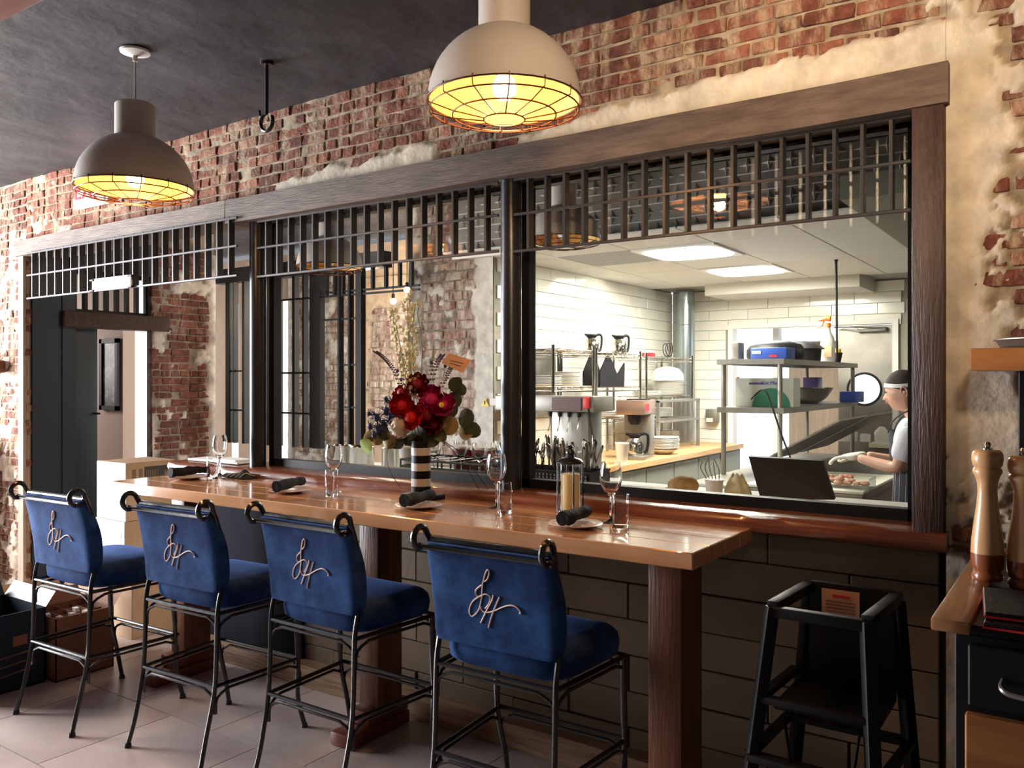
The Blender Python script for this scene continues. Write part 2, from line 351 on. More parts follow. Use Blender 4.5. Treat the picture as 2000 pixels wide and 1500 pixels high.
def arc(c, r, a0, a1, n, plane='yz'):
    out = []
    for i in range(n + 1):
        t = R(a0 + (a1 - a0) * i / n); a, b = r * math.cos(t), r * math.sin(t)
        out.append(Vector(c) + Vector({'yz': (0, a, b), 'xz': (a, 0, b), 'xy': (a, b, 0)}[plane]))
    return out

# brick templates: long face along x, front at y=0, brick sits at y 0..depth
def brick_mesh(L, H, D, m, jit=.006):
    b = MB(); b.box(-L / 2, L / 2, 0, D, -H / 2, H / 2, jit=jit, bev=.007)
    for v in b.bm.verts: v.co += Vector((noise.noise(v.co * 40 + Vector((L * 99, 0, random.random())))) for _ in range(3)) * .004
    bmesh.ops.recalc_face_normals(b.bm, faces=b.bm.faces)
    me = bpy.data.meshes.new('brick'); b.bm.to_mesh(me); b.bm.free(); me.materials.append(m); return me
BR = {}
def lay_bricks(parent, O, ux, x0, x1, z0, z1, m, keep=lambda x, z: True, cap=300, near=lambda x, z: 0, H=.056, J=.012, L=.18, face=0., hdr=5, jump=.0035):
    """courses of brick on the plane through O along ux; the faces look along ux x up rotated: -normal"""
    key = m.name
    if key not in BR: BR[key] = [[brick_mesh(.195, .062, .04, m) for _ in range(6)], [brick_mesh(.092, .062, .04, m) for _ in range(5)]]
    rz = math.atan2(ux[1], ux[0]); items = []; row = 0; z = z0 + H / 2
    while z + H / 2 <= z1 + .02:
        head = hdr and row % hdr == 2
        hl = L / 2 - .004; l = hl if head else L; x = x0 - (row % 2) * (l + J) / 2 + random.uniform(-.01, .01)
        while x < x1:
            ll = l; k = 1 if head else 0
            if not head and random.random() < .1: ll = hl; k = 1
            a, b = max(x, x0), min(x + ll, x1)
            if b - a > .03 and keep((a + b) / 2, z): items.append((near((a + b) / 2, z), (a + b) / 2, z, b - a, ll, k))
            x += ll + J
        z += H + J; row += 1
    items.sort(key=lambda i: i[0])
    rest = MB()
    for n, (_, x, z, wd, ll, k) in enumerate(items):
        p = Vector(O) + Vector((ux[0], ux[1], 0)) * x; p.z = O[2] + z
        nrm = Vector((ux[1], -ux[0], 0)); p -= nrm * face; p += nrm * random.uniform(-jump, jump)
        me = random.choice(BR[key][k])
        if n < cap:
            inst(me, 'brick', parent, p - parent.location, rz, (wd / (.092 if k else .195), 1, H / .062))
        else:
            tmp = me.copy(); tmp.transform(Matrix.Translation(p - parent.location) @ Matrix.Rotation(rz, 4, 'Z') @ Matrix.Diagonal((wd / (.092 if k else .195), 1, H / .062, 1)))
            rest.bm.from_mesh(tmp); bpy.data.meshes.remove(tmp)
    if len(items) > cap:
        o = rest.build('bricks', m, parent, smooth=0, fix=False); stuff(o)
    else: rest.bm.free()
def relief(name, parent, O, ux, x0, x1, z0, z1, res, coat, m, base=.006, proud=.007):
    """the wall's mortar bed, standing proud of the bricks where plaster is left on"""
    nx = max(1, round((x1 - x0) / res)); nz = max(1, round((z1 - z0) / res)); b = MB(); nrm = Vector((ux[1], -ux[0], 0)); off = parent.location if parent else Vector()
    lay = b.bm.verts.layers.float.new('coat')
    V = []
    for i in range(nx + 1):
        row = []
        for j in range(nz + 1):
            x = x0 + (x1 - x0) * i / nx; z = z0 + (z1 - z0) * j / nz; c = max(0, min(1, coat(x, z)))
            h = -base + (base + proud) * c + fr(x, z, 3, 9) * .004 + fr(x, z, 8, 40) * .0014
            p = Vector(O) + Vector((ux[0], ux[1], 0)) * x + nrm * h; p.z = O[2] + z
            v = b.bm.verts.new(p - off); v[lay] = c; row.append(v)
        V.append(row)
    for i in range(nx):
        for j in range(nz): b._f([V[i][j], V[i + 1][j], V[i + 1][j + 1], V[i][j + 1]])
    return b.build(name, m, parent, smooth=80)
def sstep(a, b, x): t = max(0, min(1, (x - a) / (b - a))); return t * t * (3 - 2 * t)
# ================================================================== THE SETTING
WY = 2.9; CZ = 2.95                       # brick wall plane and ceiling height
XL, XR = -6.12, -.37                      # the opening in the brick wall
ZB = 2.40; ZT = 2.52                      # header beam
# ---- floor
fl = struct(MB().box(-9.5, 2.6, -4, 9.2, -.06, -.004).build('floor', m_grout, smooth=0))
tb = MB(); tb.box(-.2975, .2975, -.2975, .2975, -.004, 0); tme = bpy.data.meshes.new('floor_tile'); tb.bm.to_mesh(tme); tb.bm.free(); tme.materials.append(m_floor)
for i in range(-15, 4):
    for j in range(-1, 8):
        x = i * .6 + .1 + (j % 2) * .3; y = j * .6 + .2
        if x > 0 or (j > 5 and x > -5): continue
        inst(tme, 'floor_tile', fl, (x, y, 0))
b = MB()
for i in range(-8, 1):
    for j in range(8, 15): b.box(i * .6 + .003, i * .6 + .597, j * .6 + .203, j * .6 + .797, -.004, 0)
stuff(b.build('floor_tiles', m_floor, fl, smooth=0))
# ---- ceiling (rough, painted dark)
b = MB()
def cf(u, v):
    x = -9.5 + 12.1 * u; y = -4 + 9 * v; return (x, y, CZ + fr(x, y, 0, 1.6) * .012 + fr(x, y, 5, 6) * .006)
b.grid(cf, 150, 110); b.box(-9.5, 2.6, -4, 9.2, CZ + .05, CZ + .1)
struct(b.build('ceiling', m_ceil))
struct(MB().box(-9.5, 2.5, 1.25, 1.50, 2.885, CZ + .03, bev=.01).build('ceiling_beam', m_redwood))
# ---- room shell behind the camera
b = MB(); b.box(-9.5, 2.6, -4.1, -4, 0, 3); b.mi = 0
struct(b.build('wall_back', m_shellwall, smooth=0))
struct(MB().box(2.5, 2.6, -4, 9.2, 0, 3).build('wall_right', m_navy, smooth=0))
b = MB(); b.box(-9.6, -9.5, -4, 4.4, 0, 3); struct(b.build('wall_left', m_shellwall, smooth=0))
# ---- the brick wall with its opening
wf = MB(); wf.box(-9.5, XL, WY + .04, WY + .30, 0, CZ + .04); wf.box(XL, XR, WY + .04, WY + .22, ZT, CZ + .04); wf.box(XR, 2.5, WY + .04, WY + .30, 0, CZ + .04)
wf = struct(wf.build('wall_front', m_reliefin, smooth=0))
def n2(x, z, k, s): return noise.fractal(Vector((x * s, z * s, k)), 1.0, 2.0, 5)
def coat(x, z):
    c = 0
    if x > XL - .05 and z > ZT - .03 and x < XR + .1:
        h = z - ZT; r = n2(x, z, 1, 5) * .035 + n2(x, z, 7, 25) * .008
        if -3.55 < x < -2.38: c = sstep(.012, -.004, h - .055 - .03 * sstep(-3.4, -2.6, x) - r) * sstep(-3.55, -3.47, x + r) * sstep(-2.38, -2.43, x + r)
        if x > -2.0: c = sstep(.012, -.006, h - .060 - .075 * sstep(-2.0, -.5, x) - r) * sstep(-2.0, -1.93, x + r)
        if x < -5.3: c = sstep(0, .3, n2(x, z, 3, 7) + .10 - h * 1.5)
    if x >= XR - .05:
        r = n2(x, z, 2, 4) * .06 + n2(x, z, 9, 18) * .022
        c = max(c, sstep(.015, -.01, x - XR - .115 - .09 * sstep(2.55, 2.2, z) * sstep(1.9, 2.5, z) - r - .30 * sstep(1.9, .8, z)) * sstep(2.78, 2.55, z + r))
        c = max(c, sstep(.02, .12, n2(x, z, 4, 10) - .08 + .12 * sstep(1.6, 1.0, z) - .25 * sstep(1.45, 1.55, z) * sstep(1.75, 1.6, z)))
        if .98 < z < 1.33 and n2(x, z, 12, 9) > .1: c = 0
    if x < XL - .02 and z < ZT + .1:
        c = max(c, sstep(.05, .2, n2(x, z, 5, 8) - .06))
    
    return c
O = (0, WY, 0)
relief('plaster', wf, O, (1, 0), XL, XR, ZT, CZ + .01, .0125, coat, m_relief)
relief('plaster', wf, O, (1, 0), XR + .001, .5, 0, CZ + .01, .011, coat, m_relief)
relief('plaster', wf, O, (1, 0), -7.6, XL - .001, 0, CZ + .01, .02, coat, m_relief)
relief('plaster', wf, O, (1, 0), -9.5, -7.601, 0, CZ + .01, .06, coat, m_relief)
for bx0, bx1, bz0, cap_ in ((XL, XR, ZT, 185), (XR, .45, 0, 75), (-7.5, XL, 0, 40)):
    lay_bricks(wf, O, (1, 0), bx0, bx1, bz0, CZ + .01, m_brick, keep=lambda x, z: coat(x, z) < .97, cap=cap_,
               near=lambda x, z: math.hypot(x, 2.9) + (1.5 if z < .9 else 0), H=.046, J=.0095, L=.162, hdr=4)
# header beams, posts and jambs of the opening
def beam(nm, x0, x1, y0, y1, z0, z1, m, wob=.006, n=40):
    b = MB(); P = [(y0, z0), (y0, z1), (y1, z1), (y1, z0)]; rg = []
    for i in range(n + 1):
        x = x0 + (x1 - x0) * i / n; rg.append([b.bm.verts.new((x, y + noise.noise(Vector((x * 2, k, 3))) * wob, z + noise.noise(Vector((x * 1.7, k + 5, 1))) * wob)) for k, (y, z) in enumerate(P)])
    for i in range(n):
        for k in range(4): b._f([rg[i][k], rg[i][(k + 1) % 4], rg[i + 1][(k + 1) % 4], rg[i + 1][k]])
    b._f(rg[0][::-1]); b._f(rg[-1]); return struct(b.build(nm, m, smooth=30))
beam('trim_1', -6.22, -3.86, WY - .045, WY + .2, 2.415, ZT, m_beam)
beam('trim_2', -3.855, XR + .012, WY - .045, WY + .2, 2.395, ZT, m_beamshade)
b = MB(); b.box(-.462, XR, WY - .035, WY + .2, 1.04, 2.40, bev=.006); struct(b.build('trim_3', m_jamb))
b = MB(); b.box(-6.20, -6.125, WY - .02, WY + .035, 0, 2.42, bev=.006); struct(b.build('trim_4', m_tan)); struct(MB().box(XL - .02, XL + .012, WY + .036, WY + .34, 0, 2.41).build('trim_10', m_navy, smooth=0))
def sill(nm, x0, x1):
    b = MB(); poly = [(WY + .2, 1.045), (WY + .2, 1.088), (WY - .02, 1.085), (WY - .05, 1.075), (WY - .06, 1.055), (WY - .055, 1.03), (WY - .03, 1.018), (WY + .05, 1.018)]
    rg = []; n = 60
    for i in range(n + 1):
        x = x0 + (x1 - x0) * i / n; rg.append([b.bm.verts.new((x, y + fr(x, k, 0, 1.5) * .008, z + fr(x, k, 4, 2.) * .005)) for k, (y, z) in enumerate(poly)])
    for i in range(n):
        for k in range(8): b._f([rg[i][k], rg[i][(k + 1) % 8], rg[i + 1][(k + 1) % 8], rg[i + 1][k]])
    b._f(rg[0][::-1]); b._f(rg[-1]); return struct(b.build(nm, m_sill, smooth=50))
sill('trim_5', -4.36, XR + .01)
# half wall under the sill, with its blocks
hw = struct(MB().box(-4.33, XR, WY + .10, WY + .24, 0, 1.044).build('wall_under_window', m_dark, smooth=0))
b = MB(); b.box(-.272, .272, 0, .02, -.0685, .0685, bev=.003); bme = bpy.data.meshes.new('wall_block'); b.bm.to_mesh(bme); b.bm.free(); bme.materials.append(m_walltile)
b = MB(); b.box(-.134, .134, 0, .02, -.0685, .0685, bev=.003); bmh = bpy.data.meshes.new('wall_block'); b.bm.to_mesh(bmh); b.bm.free(); bmh.materials.append(m_walltile)
for r in range(7):
    z = .965 - r * .142; x = -.40 - .272 - (r % 2) * .275
    if r % 2: inst(bmh, 'wall_block', hw, (-.40 - .134, WY + .075, z))
    while x > -3.5:
        inst(bme, 'wall_block', hw, (x, WY + .08 - random.choice((0, 0, .004, .008)), z)); x -= .55
struct(MB().box(-4.33, -3.36, WY + .06, WY + .12, .1, 1.02, bev=.004).build('trim_6', mat('matte_dark_panel', (.012, .012, .018), .95, spec=.1)))
struct(MB().box(-4.36, -4.33, WY - .01, WY + .2, .0, 1.02, bev=.004).build('trim_7', m_matwhite))
beam('baseboard_front', -4.35, XR, WY + .0, WY + .10, 0.0, .105, m_plank, .01)
# window frame and panes
def frame(nm, x0, x1, z0, z1, y, t=.045):
    f = MB(); f.box(x0, x1, y, y + .05, z0, z0 + t); f.box(x0, x0 + t, y, y + .05, z0, z1); f.box(x1 - t, x1, y, y + .05, z0, z1); f.box(x0, x1, y, y + .05, z1 - t * .6, z1)
    f = struct(f.build(nm, m_black, smooth=0)); g = MB(); g.box(x0 + t, x1 - t, y + .022, y + .028, z0 + t, z1 - t * .6); g.build('pane', m_pane, f, smooth=0, fix=True); return f
X1, X2 = -3.70, -2.04      # the two round posts
frame('window_1', X1 + .03, X2 - .02, 1.086, 2.40, WY + .10, .04)
frame('window_2', X2 + .02, -.455, 1.086, 2.40, WY + .10, .04)
for k, x in ((8, X1), (9, X2)):
    b = MB(); b.cyl((x, WY + .05, 1.08), (x, WY + .05, 2.41), .044, n=28); b.cyl((x, WY + .05, 2.395), (x, WY + .05, 2.41), .055, n=28)
    struct(b.build('trim_%d' % k, m_post))
# ---- iron bar grilles along the top of the opening
def grille(x0, x1, n, rails, y, label, lab2):
    g = thing('iron_grille', label, 'grille', ((x0 + x1) / 2, y, rails[0]), group=None)
    c = g.location.x; L = (x1 - x0) / 2
    for z in rails:
        MB().box(-L - .03, L + .03, -.006, .006, z - rails[0] - .006, z - rails[0] + .006, bev=.002).build('rail', m_bar, g)
    bb = MB().box(-.006, .006, -.004, .034, 0, rails[-1] - rails[0] + .01, bev=.0015); me = None
    for i in range(n):
        x = -L + .04 + (2 * L - .08) * i / (n - 1)
        if me is None: o = bb.build('bar', m_bar, g); me = o.data; o.location = (x, 0, 0)
        else: inst(me, 'bar', g, (x, 0, 0))
    return g
gl = grille(-5.95, -3.76, 22, (2.105, 2.262, 2.412), WY - .06, 'black iron bar grille with three rails over the left passage opening', 0)
grille(-3.63, -2.11, 17, (2.10, 2.252, 2.392), WY + .015, 'black iron bar grille between the two round posts, over the bouquet', 0)
grille(-1.97, -.49, 17, (2.09, 2.245, 2.392), WY + .015, 'black iron bar grille over the bright kitchen window', 0)
# ---- passage on the left: side wall with its doorway
SX = -6.10
sw = MB(); sw.box(SX - .30, SX, WY + .3, 3.14, 0, CZ); sw.box(SX - .3, SX, 3.14, 3.84, 2.36, CZ); 
sw = struct(sw.build('wall_passage', m_navy, smooth=0)); MB().box(SX - .07, SX - .02, 3.84, 4.42, 0, CZ).build('masonry', m_reliefin, sw, smooth=0)
O = (SX, 0, 0)
inco = lambda x, z: max(sstep(.0, .1, x - 4.33 + n2(x, z, 3, 6) * .07), sstep(.05, -.05, x - 3.90 - n2(x, z, 2, 5) * .05) * sstep(1.35, 1.2, z), sstep(.45, .55, n2(x, z, 6, 5)))
relief('plaster', sw, O, (0, 1), 3.84, 4.42, 0, 2.6, .02, inco, m_reliefin)
lay_bricks(sw, O, (0, 1), 3.84, 4.36, .3, 2.6, m_brickin, keep=lambda x, z: inco(x, z) < .95, H=.048, J=.010, L=.16, cap=200)
b = MB(); b.box(SX - .12, SX + .03, 3.14, 3.98, 1.935, 2.05, bev=.005); struct(b.build('door_lintel', m_beamdark))
# slatted transom over the doorway
t = MB(); t.box(SX - .10, SX - .06, 3.14, 3.84, 2.05, 2.075); t.box(SX - .10, SX - .06, 3.14, 3.84, 2.335, 2.36)
tr = struct(t.build('door_transom', m_black, smooth=0))
for i in range(9):
    y = 3.17 + i * .082; MB().box(SX - .10, SX - .06, y, y + .025, 2.07, 2.34).build('slat', m_black, tr, smooth=0)
b = MB(); b.box(SX - .06, SX - .02, 3.145, 3.41, .01, 1.93, bev=.004); d = struct(b.build('door_1', m_navy))
b = MB(); b.tube([(SX - .02, 3.38, 1.30), (SX + .02, 3.39, 1.30), (SX + .02, 3.405, 1.30)], .008); b.build('door_handle', m_black, d)
# side room seen through the doorway
pw = MB(); pw.box(-9.5, -7.29, 4.30, 4.42, 0, CZ); pw.box(-7.29, SX - .3, 4.30, 4.42, 0, .35); pw.box(-7.29, SX - .3, 4.30, 4.42, 2.7, CZ)
struct(pw.build('wall_side_room', m_pink, smooth=0))
b = MB(); b.box(-7.29, SX - .3, 4.33, 4.36, .35, .42); b.box(-6.83, -6.80, 4.33, 4.36, .4, 2.7); struct(b.build('window_3', m_matwhite, smooth=0))
p = thing('framed_picture', 'dark framed picture on the pink wall seen through the left doorway', 'picture', (-7.47, 4.29, 1.27))
b = MB(); x0, x1, z0, z1 = -.15, .15, 0, .66
b.box(x0, x1, -.03, 0, z0, z0 + .04); b.box(x0, x1, -.03, 0, z1 - .04, z1); b.box(x0, x0 + .04, -.03, 0, z0, z1); b.box(x1 - .04, x1, -.03, 0, z0, z1); b.build('frame', m_black, p, smooth=0)
MB().box(x0 + .03, x1 - .03, -.012, -.004, .03, .63).build('print', mat('grey_picture_print', (.05, .05, .06), .4, col2=(.32, .31, .32), nscale=6, contrast=(.5, .6)), p, smooth=0)
# far room: steel-framed inner windows and what stands behind
WW = 4.62
iw = MB(); iw.box(-6.4, -4.36, WW, WW + .1, 2.40, 2.52); iw = struct(iw.build('window_4', m_black, smooth=0))
def vbar(px, z0, z1, wd, nm='mullion', d=.05):
    p_ = W(px, 700, Y=WW); MB().box(p_.x - wd / 2, p_.x + wd / 2, WW + .02, WW + .02 + d, z0, z1).build(nm, m_black, iw, smooth=0)
for px, wd in ((440, .05), (452, .010), (471, .035), (519, .03), (528, .012), (537, .035), (569, .03), (588, .02), (611, .125), (657, .02), (677, .018), (696, .06)): vbar(px, 1.0, 2.42, wd)
for px in (632, 648, 664, 722, 748, 775, 798): vbar(px, 2.24 if px > 700 else 2.22, 2.42, .02, 'transom_bar', .03)
for (pa, pb, z) in ((440, 470, 1.62), (440, 470, 1.28), (515, 605, 1.60), (515, 605, 1.27), (665, 696, 1.66), (665, 696, 1.33), (600, 812, 2.235), (515, 812, 2.205), (625, 696, 2.02)):
    a, c = W(pa, 700, Y=WW).x, W(pb, 700, Y=WW).x
    MB().box(a, c, WW + .03, WW + .05, z, z + .014).build('crossbar', m_black, iw, smooth=0)
BY = 6.30
fw = MB()
hole0, hole1 = W(544, 0, Y=BY).x, W(565, 0, Y=BY).x
h2a, h2b = W(446, 0, Y=BY).x, W(466, 0, Y=BY).x
fw.box(-9.5, h2a, BY, BY + .05, 0, CZ); fw.box(h2b, hole0, BY, BY + .05, 0, CZ); fw.box(hole1, -3.7, BY, BY + .05, 0, CZ)
for a, c in ((h2a, h2b), (hole0, hole1)): fw.box(a, c, BY, BY + .05, 0, .5); fw.box(a, c, BY, BY + .05, 2.45, CZ)
fw = struct(fw.build('wall_inner_room', m_warmpl, smooth=0))
xa, xb = hole1 + .03, W(690, 0, Y=BY).x; xc, xd = W(716, 0, Y=BY).x, W(800, 0, Y=BY).x
co2 = lambda x, z: max(sstep(.15, .3, n2(x, z, 3, 5)), sstep(.03, -.02, x - xa - .02))
relief('plaster', fw, (0, BY - .012, 0), (1, 0), xa - .03, xb, .4, 2.9, .03, co2, m_reliefin)
lay_bricks(fw, (0, BY - .012, 0), (1, 0), xa, xb, .7, 2.9, m_brickpale, keep=lambda x, z: co2(x, z) < .9, cap=120, near=lambda x, z: abs(z - 1.7))
co3 = lambda x, z: max(sstep(.03, -.04, x - xc - .05 - n2(x, z, 3, 5) * .09), sstep(2.30, 2.36, z + n2(x, z, 2, 5) * .06), sstep(1.1, 1.0, z))
relief('plaster', fw, (0, BY - .014, 0), (1, 0), xc, xd, .9, 2.6, .03, co3, relief_mat('warm_mortar', (.42, .34, .26), (.62, .47, .33)))
lay_bricks(fw, (0, BY - .014, 0), (1, 0), xc, xd, 1.0, 2.4, m_brickpale, keep=lambda x, z: co3(x, z) < .9, cap=180)
# brick pier between inner room and kitchen
PY = 4.98
pr = struct(MB().box(-4.42, -3.625, PY + .03, 6.3, 0, CZ).build('wall_pier', m_reliefin, smooth=0))
def co4(x, z): return max(sstep(.02, -.02, x + 4.42 - .09 - n2(x, z, 3, 6) * .08), sstep(-.02, .02, x + 3.6 + .17 + n2(x, z, 2, 4) * .05), sstep(.42, .52, n2(x, z, 6, 6)))
relief('plaster', pr, (0, PY, 0), (1, 0), -4.42, -3.6, .7, CZ, .015, co4, m_reliefin)
lay_bricks(pr, (0, PY, 0), (1, 0), -4.40, -3.66, .9, CZ, m_brickpale, keep=lambda x, z: co4(x, z) < .9, cap=250, H=.060, J=.014, L=.215)
s = thing('warning_sticker', 'small yellow triangle warning sticker on the plaster edge of the pier', 'sticker', W(947, 786, Y=PY - .02))
MB().prism([(-.035, -.028), (.035, -.028), (0, .034)], -.002, .002).build('triangle', m_yellow, s, smooth=0)
MB().prism([(-.004, -.014), (.004, -.014), (.006, .012), (-.006, .012)], -.004, -.002).build('mark', m_black, s, smooth=0)
MB().box(.045, .11, -.001, .001, -.02, .03).build('text_panel', m_matwhite, s, smooth=0)
# ================================================================== KITCHEN SHELL
KX, KY, KZ = -3.6, 8.17, 2.45
kl = struct(MB().box(KX - .12, KX - .012, PY + .02, KY, 0, CZ).build('wall_kitchen_left', m_kgrout, smooth=0))
DX0, DX1 = W(1423, 633, Y=KY).x, W(1755, 633, Y=KY).x
kb = MB(); kb.box(KX, DX0, KY + .012, KY + .12, 0, CZ); kb.box(DX0, DX1, KY + .012, KY + .12, 2.10, CZ); kb.box(DX1, 2.5, KY + .012, KY + .12, 0, CZ)
kb = struct(kb.build('wall_kitchen_back', m_kgrout, smooth=0))
def tme_(w_, nm='wall_tile'):
    b = MB(); b.box(-w_ / 2, w_ / 2, 0, .012, -.0485, .0485, bev=.002); me = bpy.data.meshes.new(nm); bmesh.ops.recalc_face_normals(b.bm, faces=b.bm.faces); b.bm.to_mesh(me); b.bm.free(); me.materials.append(m_tile); return me
T4 = tme_(.397)
for r in range(16):
    z = KZ - .05 - r * .1; x = KX + .2 - (r % 2) * .2
    while x < DX1 + .1:
        a, c = max(x - .2, KX), min(x + .2, DX1 + .05)
        if z < 2.10: c = min(c, DX0 - .03)
        if c - a > .04: inst(T4, 'wall_tile', kb, ((a + c) / 2, KY, z), 0, ((c - a) / .4, 1, 1))
        x += .4
kt = []
for r in range(16):
    z = KZ - .05 - r * .1; y = KY - .2 + (r % 2) * .2
    while y > PY + .1:
        a, c = max(y - .2, PY + .05), min(y + .2, KY)
        if c - a > .04: inst(T4, 'wall_tile', kl, (KX, (a + c) / 2, z), R(90), ((c - a) / .4, 1, 1))
        y -= .4
# dropped ceiling of separate panels
kc = struct(MB().box(KX, 2.5, 4.87, KY, KZ + .012, KZ + .04).build('ceiling_kitchen', m_cgrid, smooth=0))
lights = [(-2.33, 5.56), (-2.32, 6.74)]
b = MB(); b.box(-.296, .296, -.592 / 2, .592 / 2, 0, .012, bev=.002); cme = bpy.data.meshes.new('ceiling_panel'); b.bm.to_mesh(cme); b.bm.free(); cme.materials.append(m_ctile)
for i in range(7):
    for j in range(6):
        x = -3.53 + .3 * 0 + i * .6 + .0; y = 4.96 + j * .6
        x = -3.53 + i * .6
        if y + .3 > KY: continue
        if min(abs(x - lx) + abs(y - ly) for lx, ly in lights) < .25: continue
        o = inst(cme, 'ceiling_panel', kc, (x, y, KZ))
        if (i, j) == (1, 1): o.name = 'vent_panel'; o.data = cme.copy(); o.data.materials[0] = m_vent; o['label'] = 'grey vent panel'
for lx, ly in lights:
    t_ = thing('ceiling_light', 'glowing square ceiling light of the kitchen, ' + ('nearer the window' if ly < 6 else 'the one farther from the window'), 'light', (lx, ly, KZ - .012))
    b = MB(); b.box(-.30, .30, -.30, .30, .0, .012); b.build('frame', m_matwhite, t_, smooth=0)
    def rr(u, v):
        a = 2 * math.pi * u; k = .275 * v; x = math.copysign(abs(math.cos(a)) ** .5, math.cos(a)); y = math.copysign(abs(math.sin(a)) ** .5, math.sin(a)); return (x * k, y * k, -.004 - .008 * (1 - v))
    b = MB(); b.grid(rr, 32, 4, True); b.build('diffuser', m_lightpanel, t_)
struct(MB().box(-.92, 2.5, 3.9, KY, 2.35, 2.455).build('soffit_side', m_soff, smooth=0))
b = MB(); b.box(-3.0, -1.62, 7.55, KY, 2.345, KZ + .02, bev=.004); struct(b.build('soffit_back', m_ctile))
# stamped tin bulkhead over the kitchen ceiling edge
BHY = 4.86
bh = struct(MB().box(-3.88, 2.5, BHY, BHY + .02, KZ + .0, 2.86).build('bulkhead', m_tin, smooth=0))
MB().box(-3.88, 2.5, BHY - .015, BHY + .01, KZ - .012, KZ + .012).build('edge_strip', m_matwhite, bh, smooth=0)
for z in (2.55, 2.655, 2.76): MB().box(-3.88, 1, BHY - .008, BHY, z, z + .008, bev=.002).build('seam', m_tinstar, bh, smooth=0)
b = MB()
for k in range(8):
    pass
st = [(math.cos(math.pi * k / 4) * (.052 if k % 2 == 0 else .013), math.sin(math.pi * k / 4) * (.052 if k % 2 == 0 else .013)) for k in range(8)]
vs = [b.bm.verts.new((x, 0, z)) for x, z in st]; tp = b.bm.verts.new((0, -.022, 0))
for k in range(8): b._f([vs[k], vs[(k + 1) % 8], tp])
sme = bpy.data.meshes.new('pressed_star'); b.bm.to_mesh(sme); b.bm.free(); sme.materials.append(m_tinstar)
for r in range(4):
    for i in range(24):
        inst(sme, 'pressed_star', bh, (-3.78 + i * .128 + (r % 2) * .064, BHY, 2.50 + r * .105))
# back door of the kitchen
dr = MB(); dr.box(DX0, DX0 + .05, KY - .02, KY + .1, 0, 2.06); dr.box(DX1 - .05, DX1, KY - .02, KY + .1, 0, 2.06); dr.box(DX0, DX1, KY - .02, KY + .1, 2.06, 2.10); dr.box(DX0 + .32, DX0 + .38, KY + .4, KY + .5, 0, 2.1)
struct(dr.build('door_frame', m_matwhite, smooth=0))
LX = W(1640, 700, Y=KY).x - .02; RX = DX1 - .05
pc = W(1688, 760, Y=KY + .03); b = MB()
ri, seg = .142, 32; ring = [(pc.x + ri * math.cos(2 * math.pi * i / seg), pc.z + ri * math.sin(2 * math.pi * i / seg)) for i in range(seg)]
rect = []
for i in range(seg):
    a = 2 * math.pi * i / seg; dx, dz = math.cos(a), math.sin(a); k = min(((RX - pc.x) if dx > 0 else (pc.x - LX)) / max(1e-6, abs(dx)), ((2.05 - pc.z) if dz > 0 else (pc.z - .02)) / max(1e-6, abs(dz))); rect.append((pc.x + dx * k, pc.z + dz * k))
for y in (KY + .03, KY + .07):
    for i in range(seg):
        k = (i + 1) % seg; b._f([b.bm.verts.new((q[0], y, q[1])) for q in (ring[i], ring[k], rect[k], rect[i])])
dd = struct(b.build('door_2', m_steeld, smooth=0))
b = MB(); b.tube([(pc.x + .145 * math.cos(2 * math.pi * i / 32), KY + .03, pc.z + .145 * math.sin(2 * math.pi * i / 32)) for i in range(32)], .011, 8, closed=True); b.build('porthole_ring', m_black, dd)
b = MB(); b.box(RX - .30, RX - .05, KY - .04, KY + .03, 1.99, 2.03, bev=.004); b.tube([(RX - .06, KY - .03, 2.02), (RX - .3, KY - .12, 2.03), (RX - .5, KY - .02, 2.04)], .008, 6); b.build('door_closer', m_steel, dd)
b = MB(); b.box(DX0 + .38, LX - .02, KY + .75, KY + .8, 0, 1.95); b.build('far_board', m_tan, dd, smooth=0)
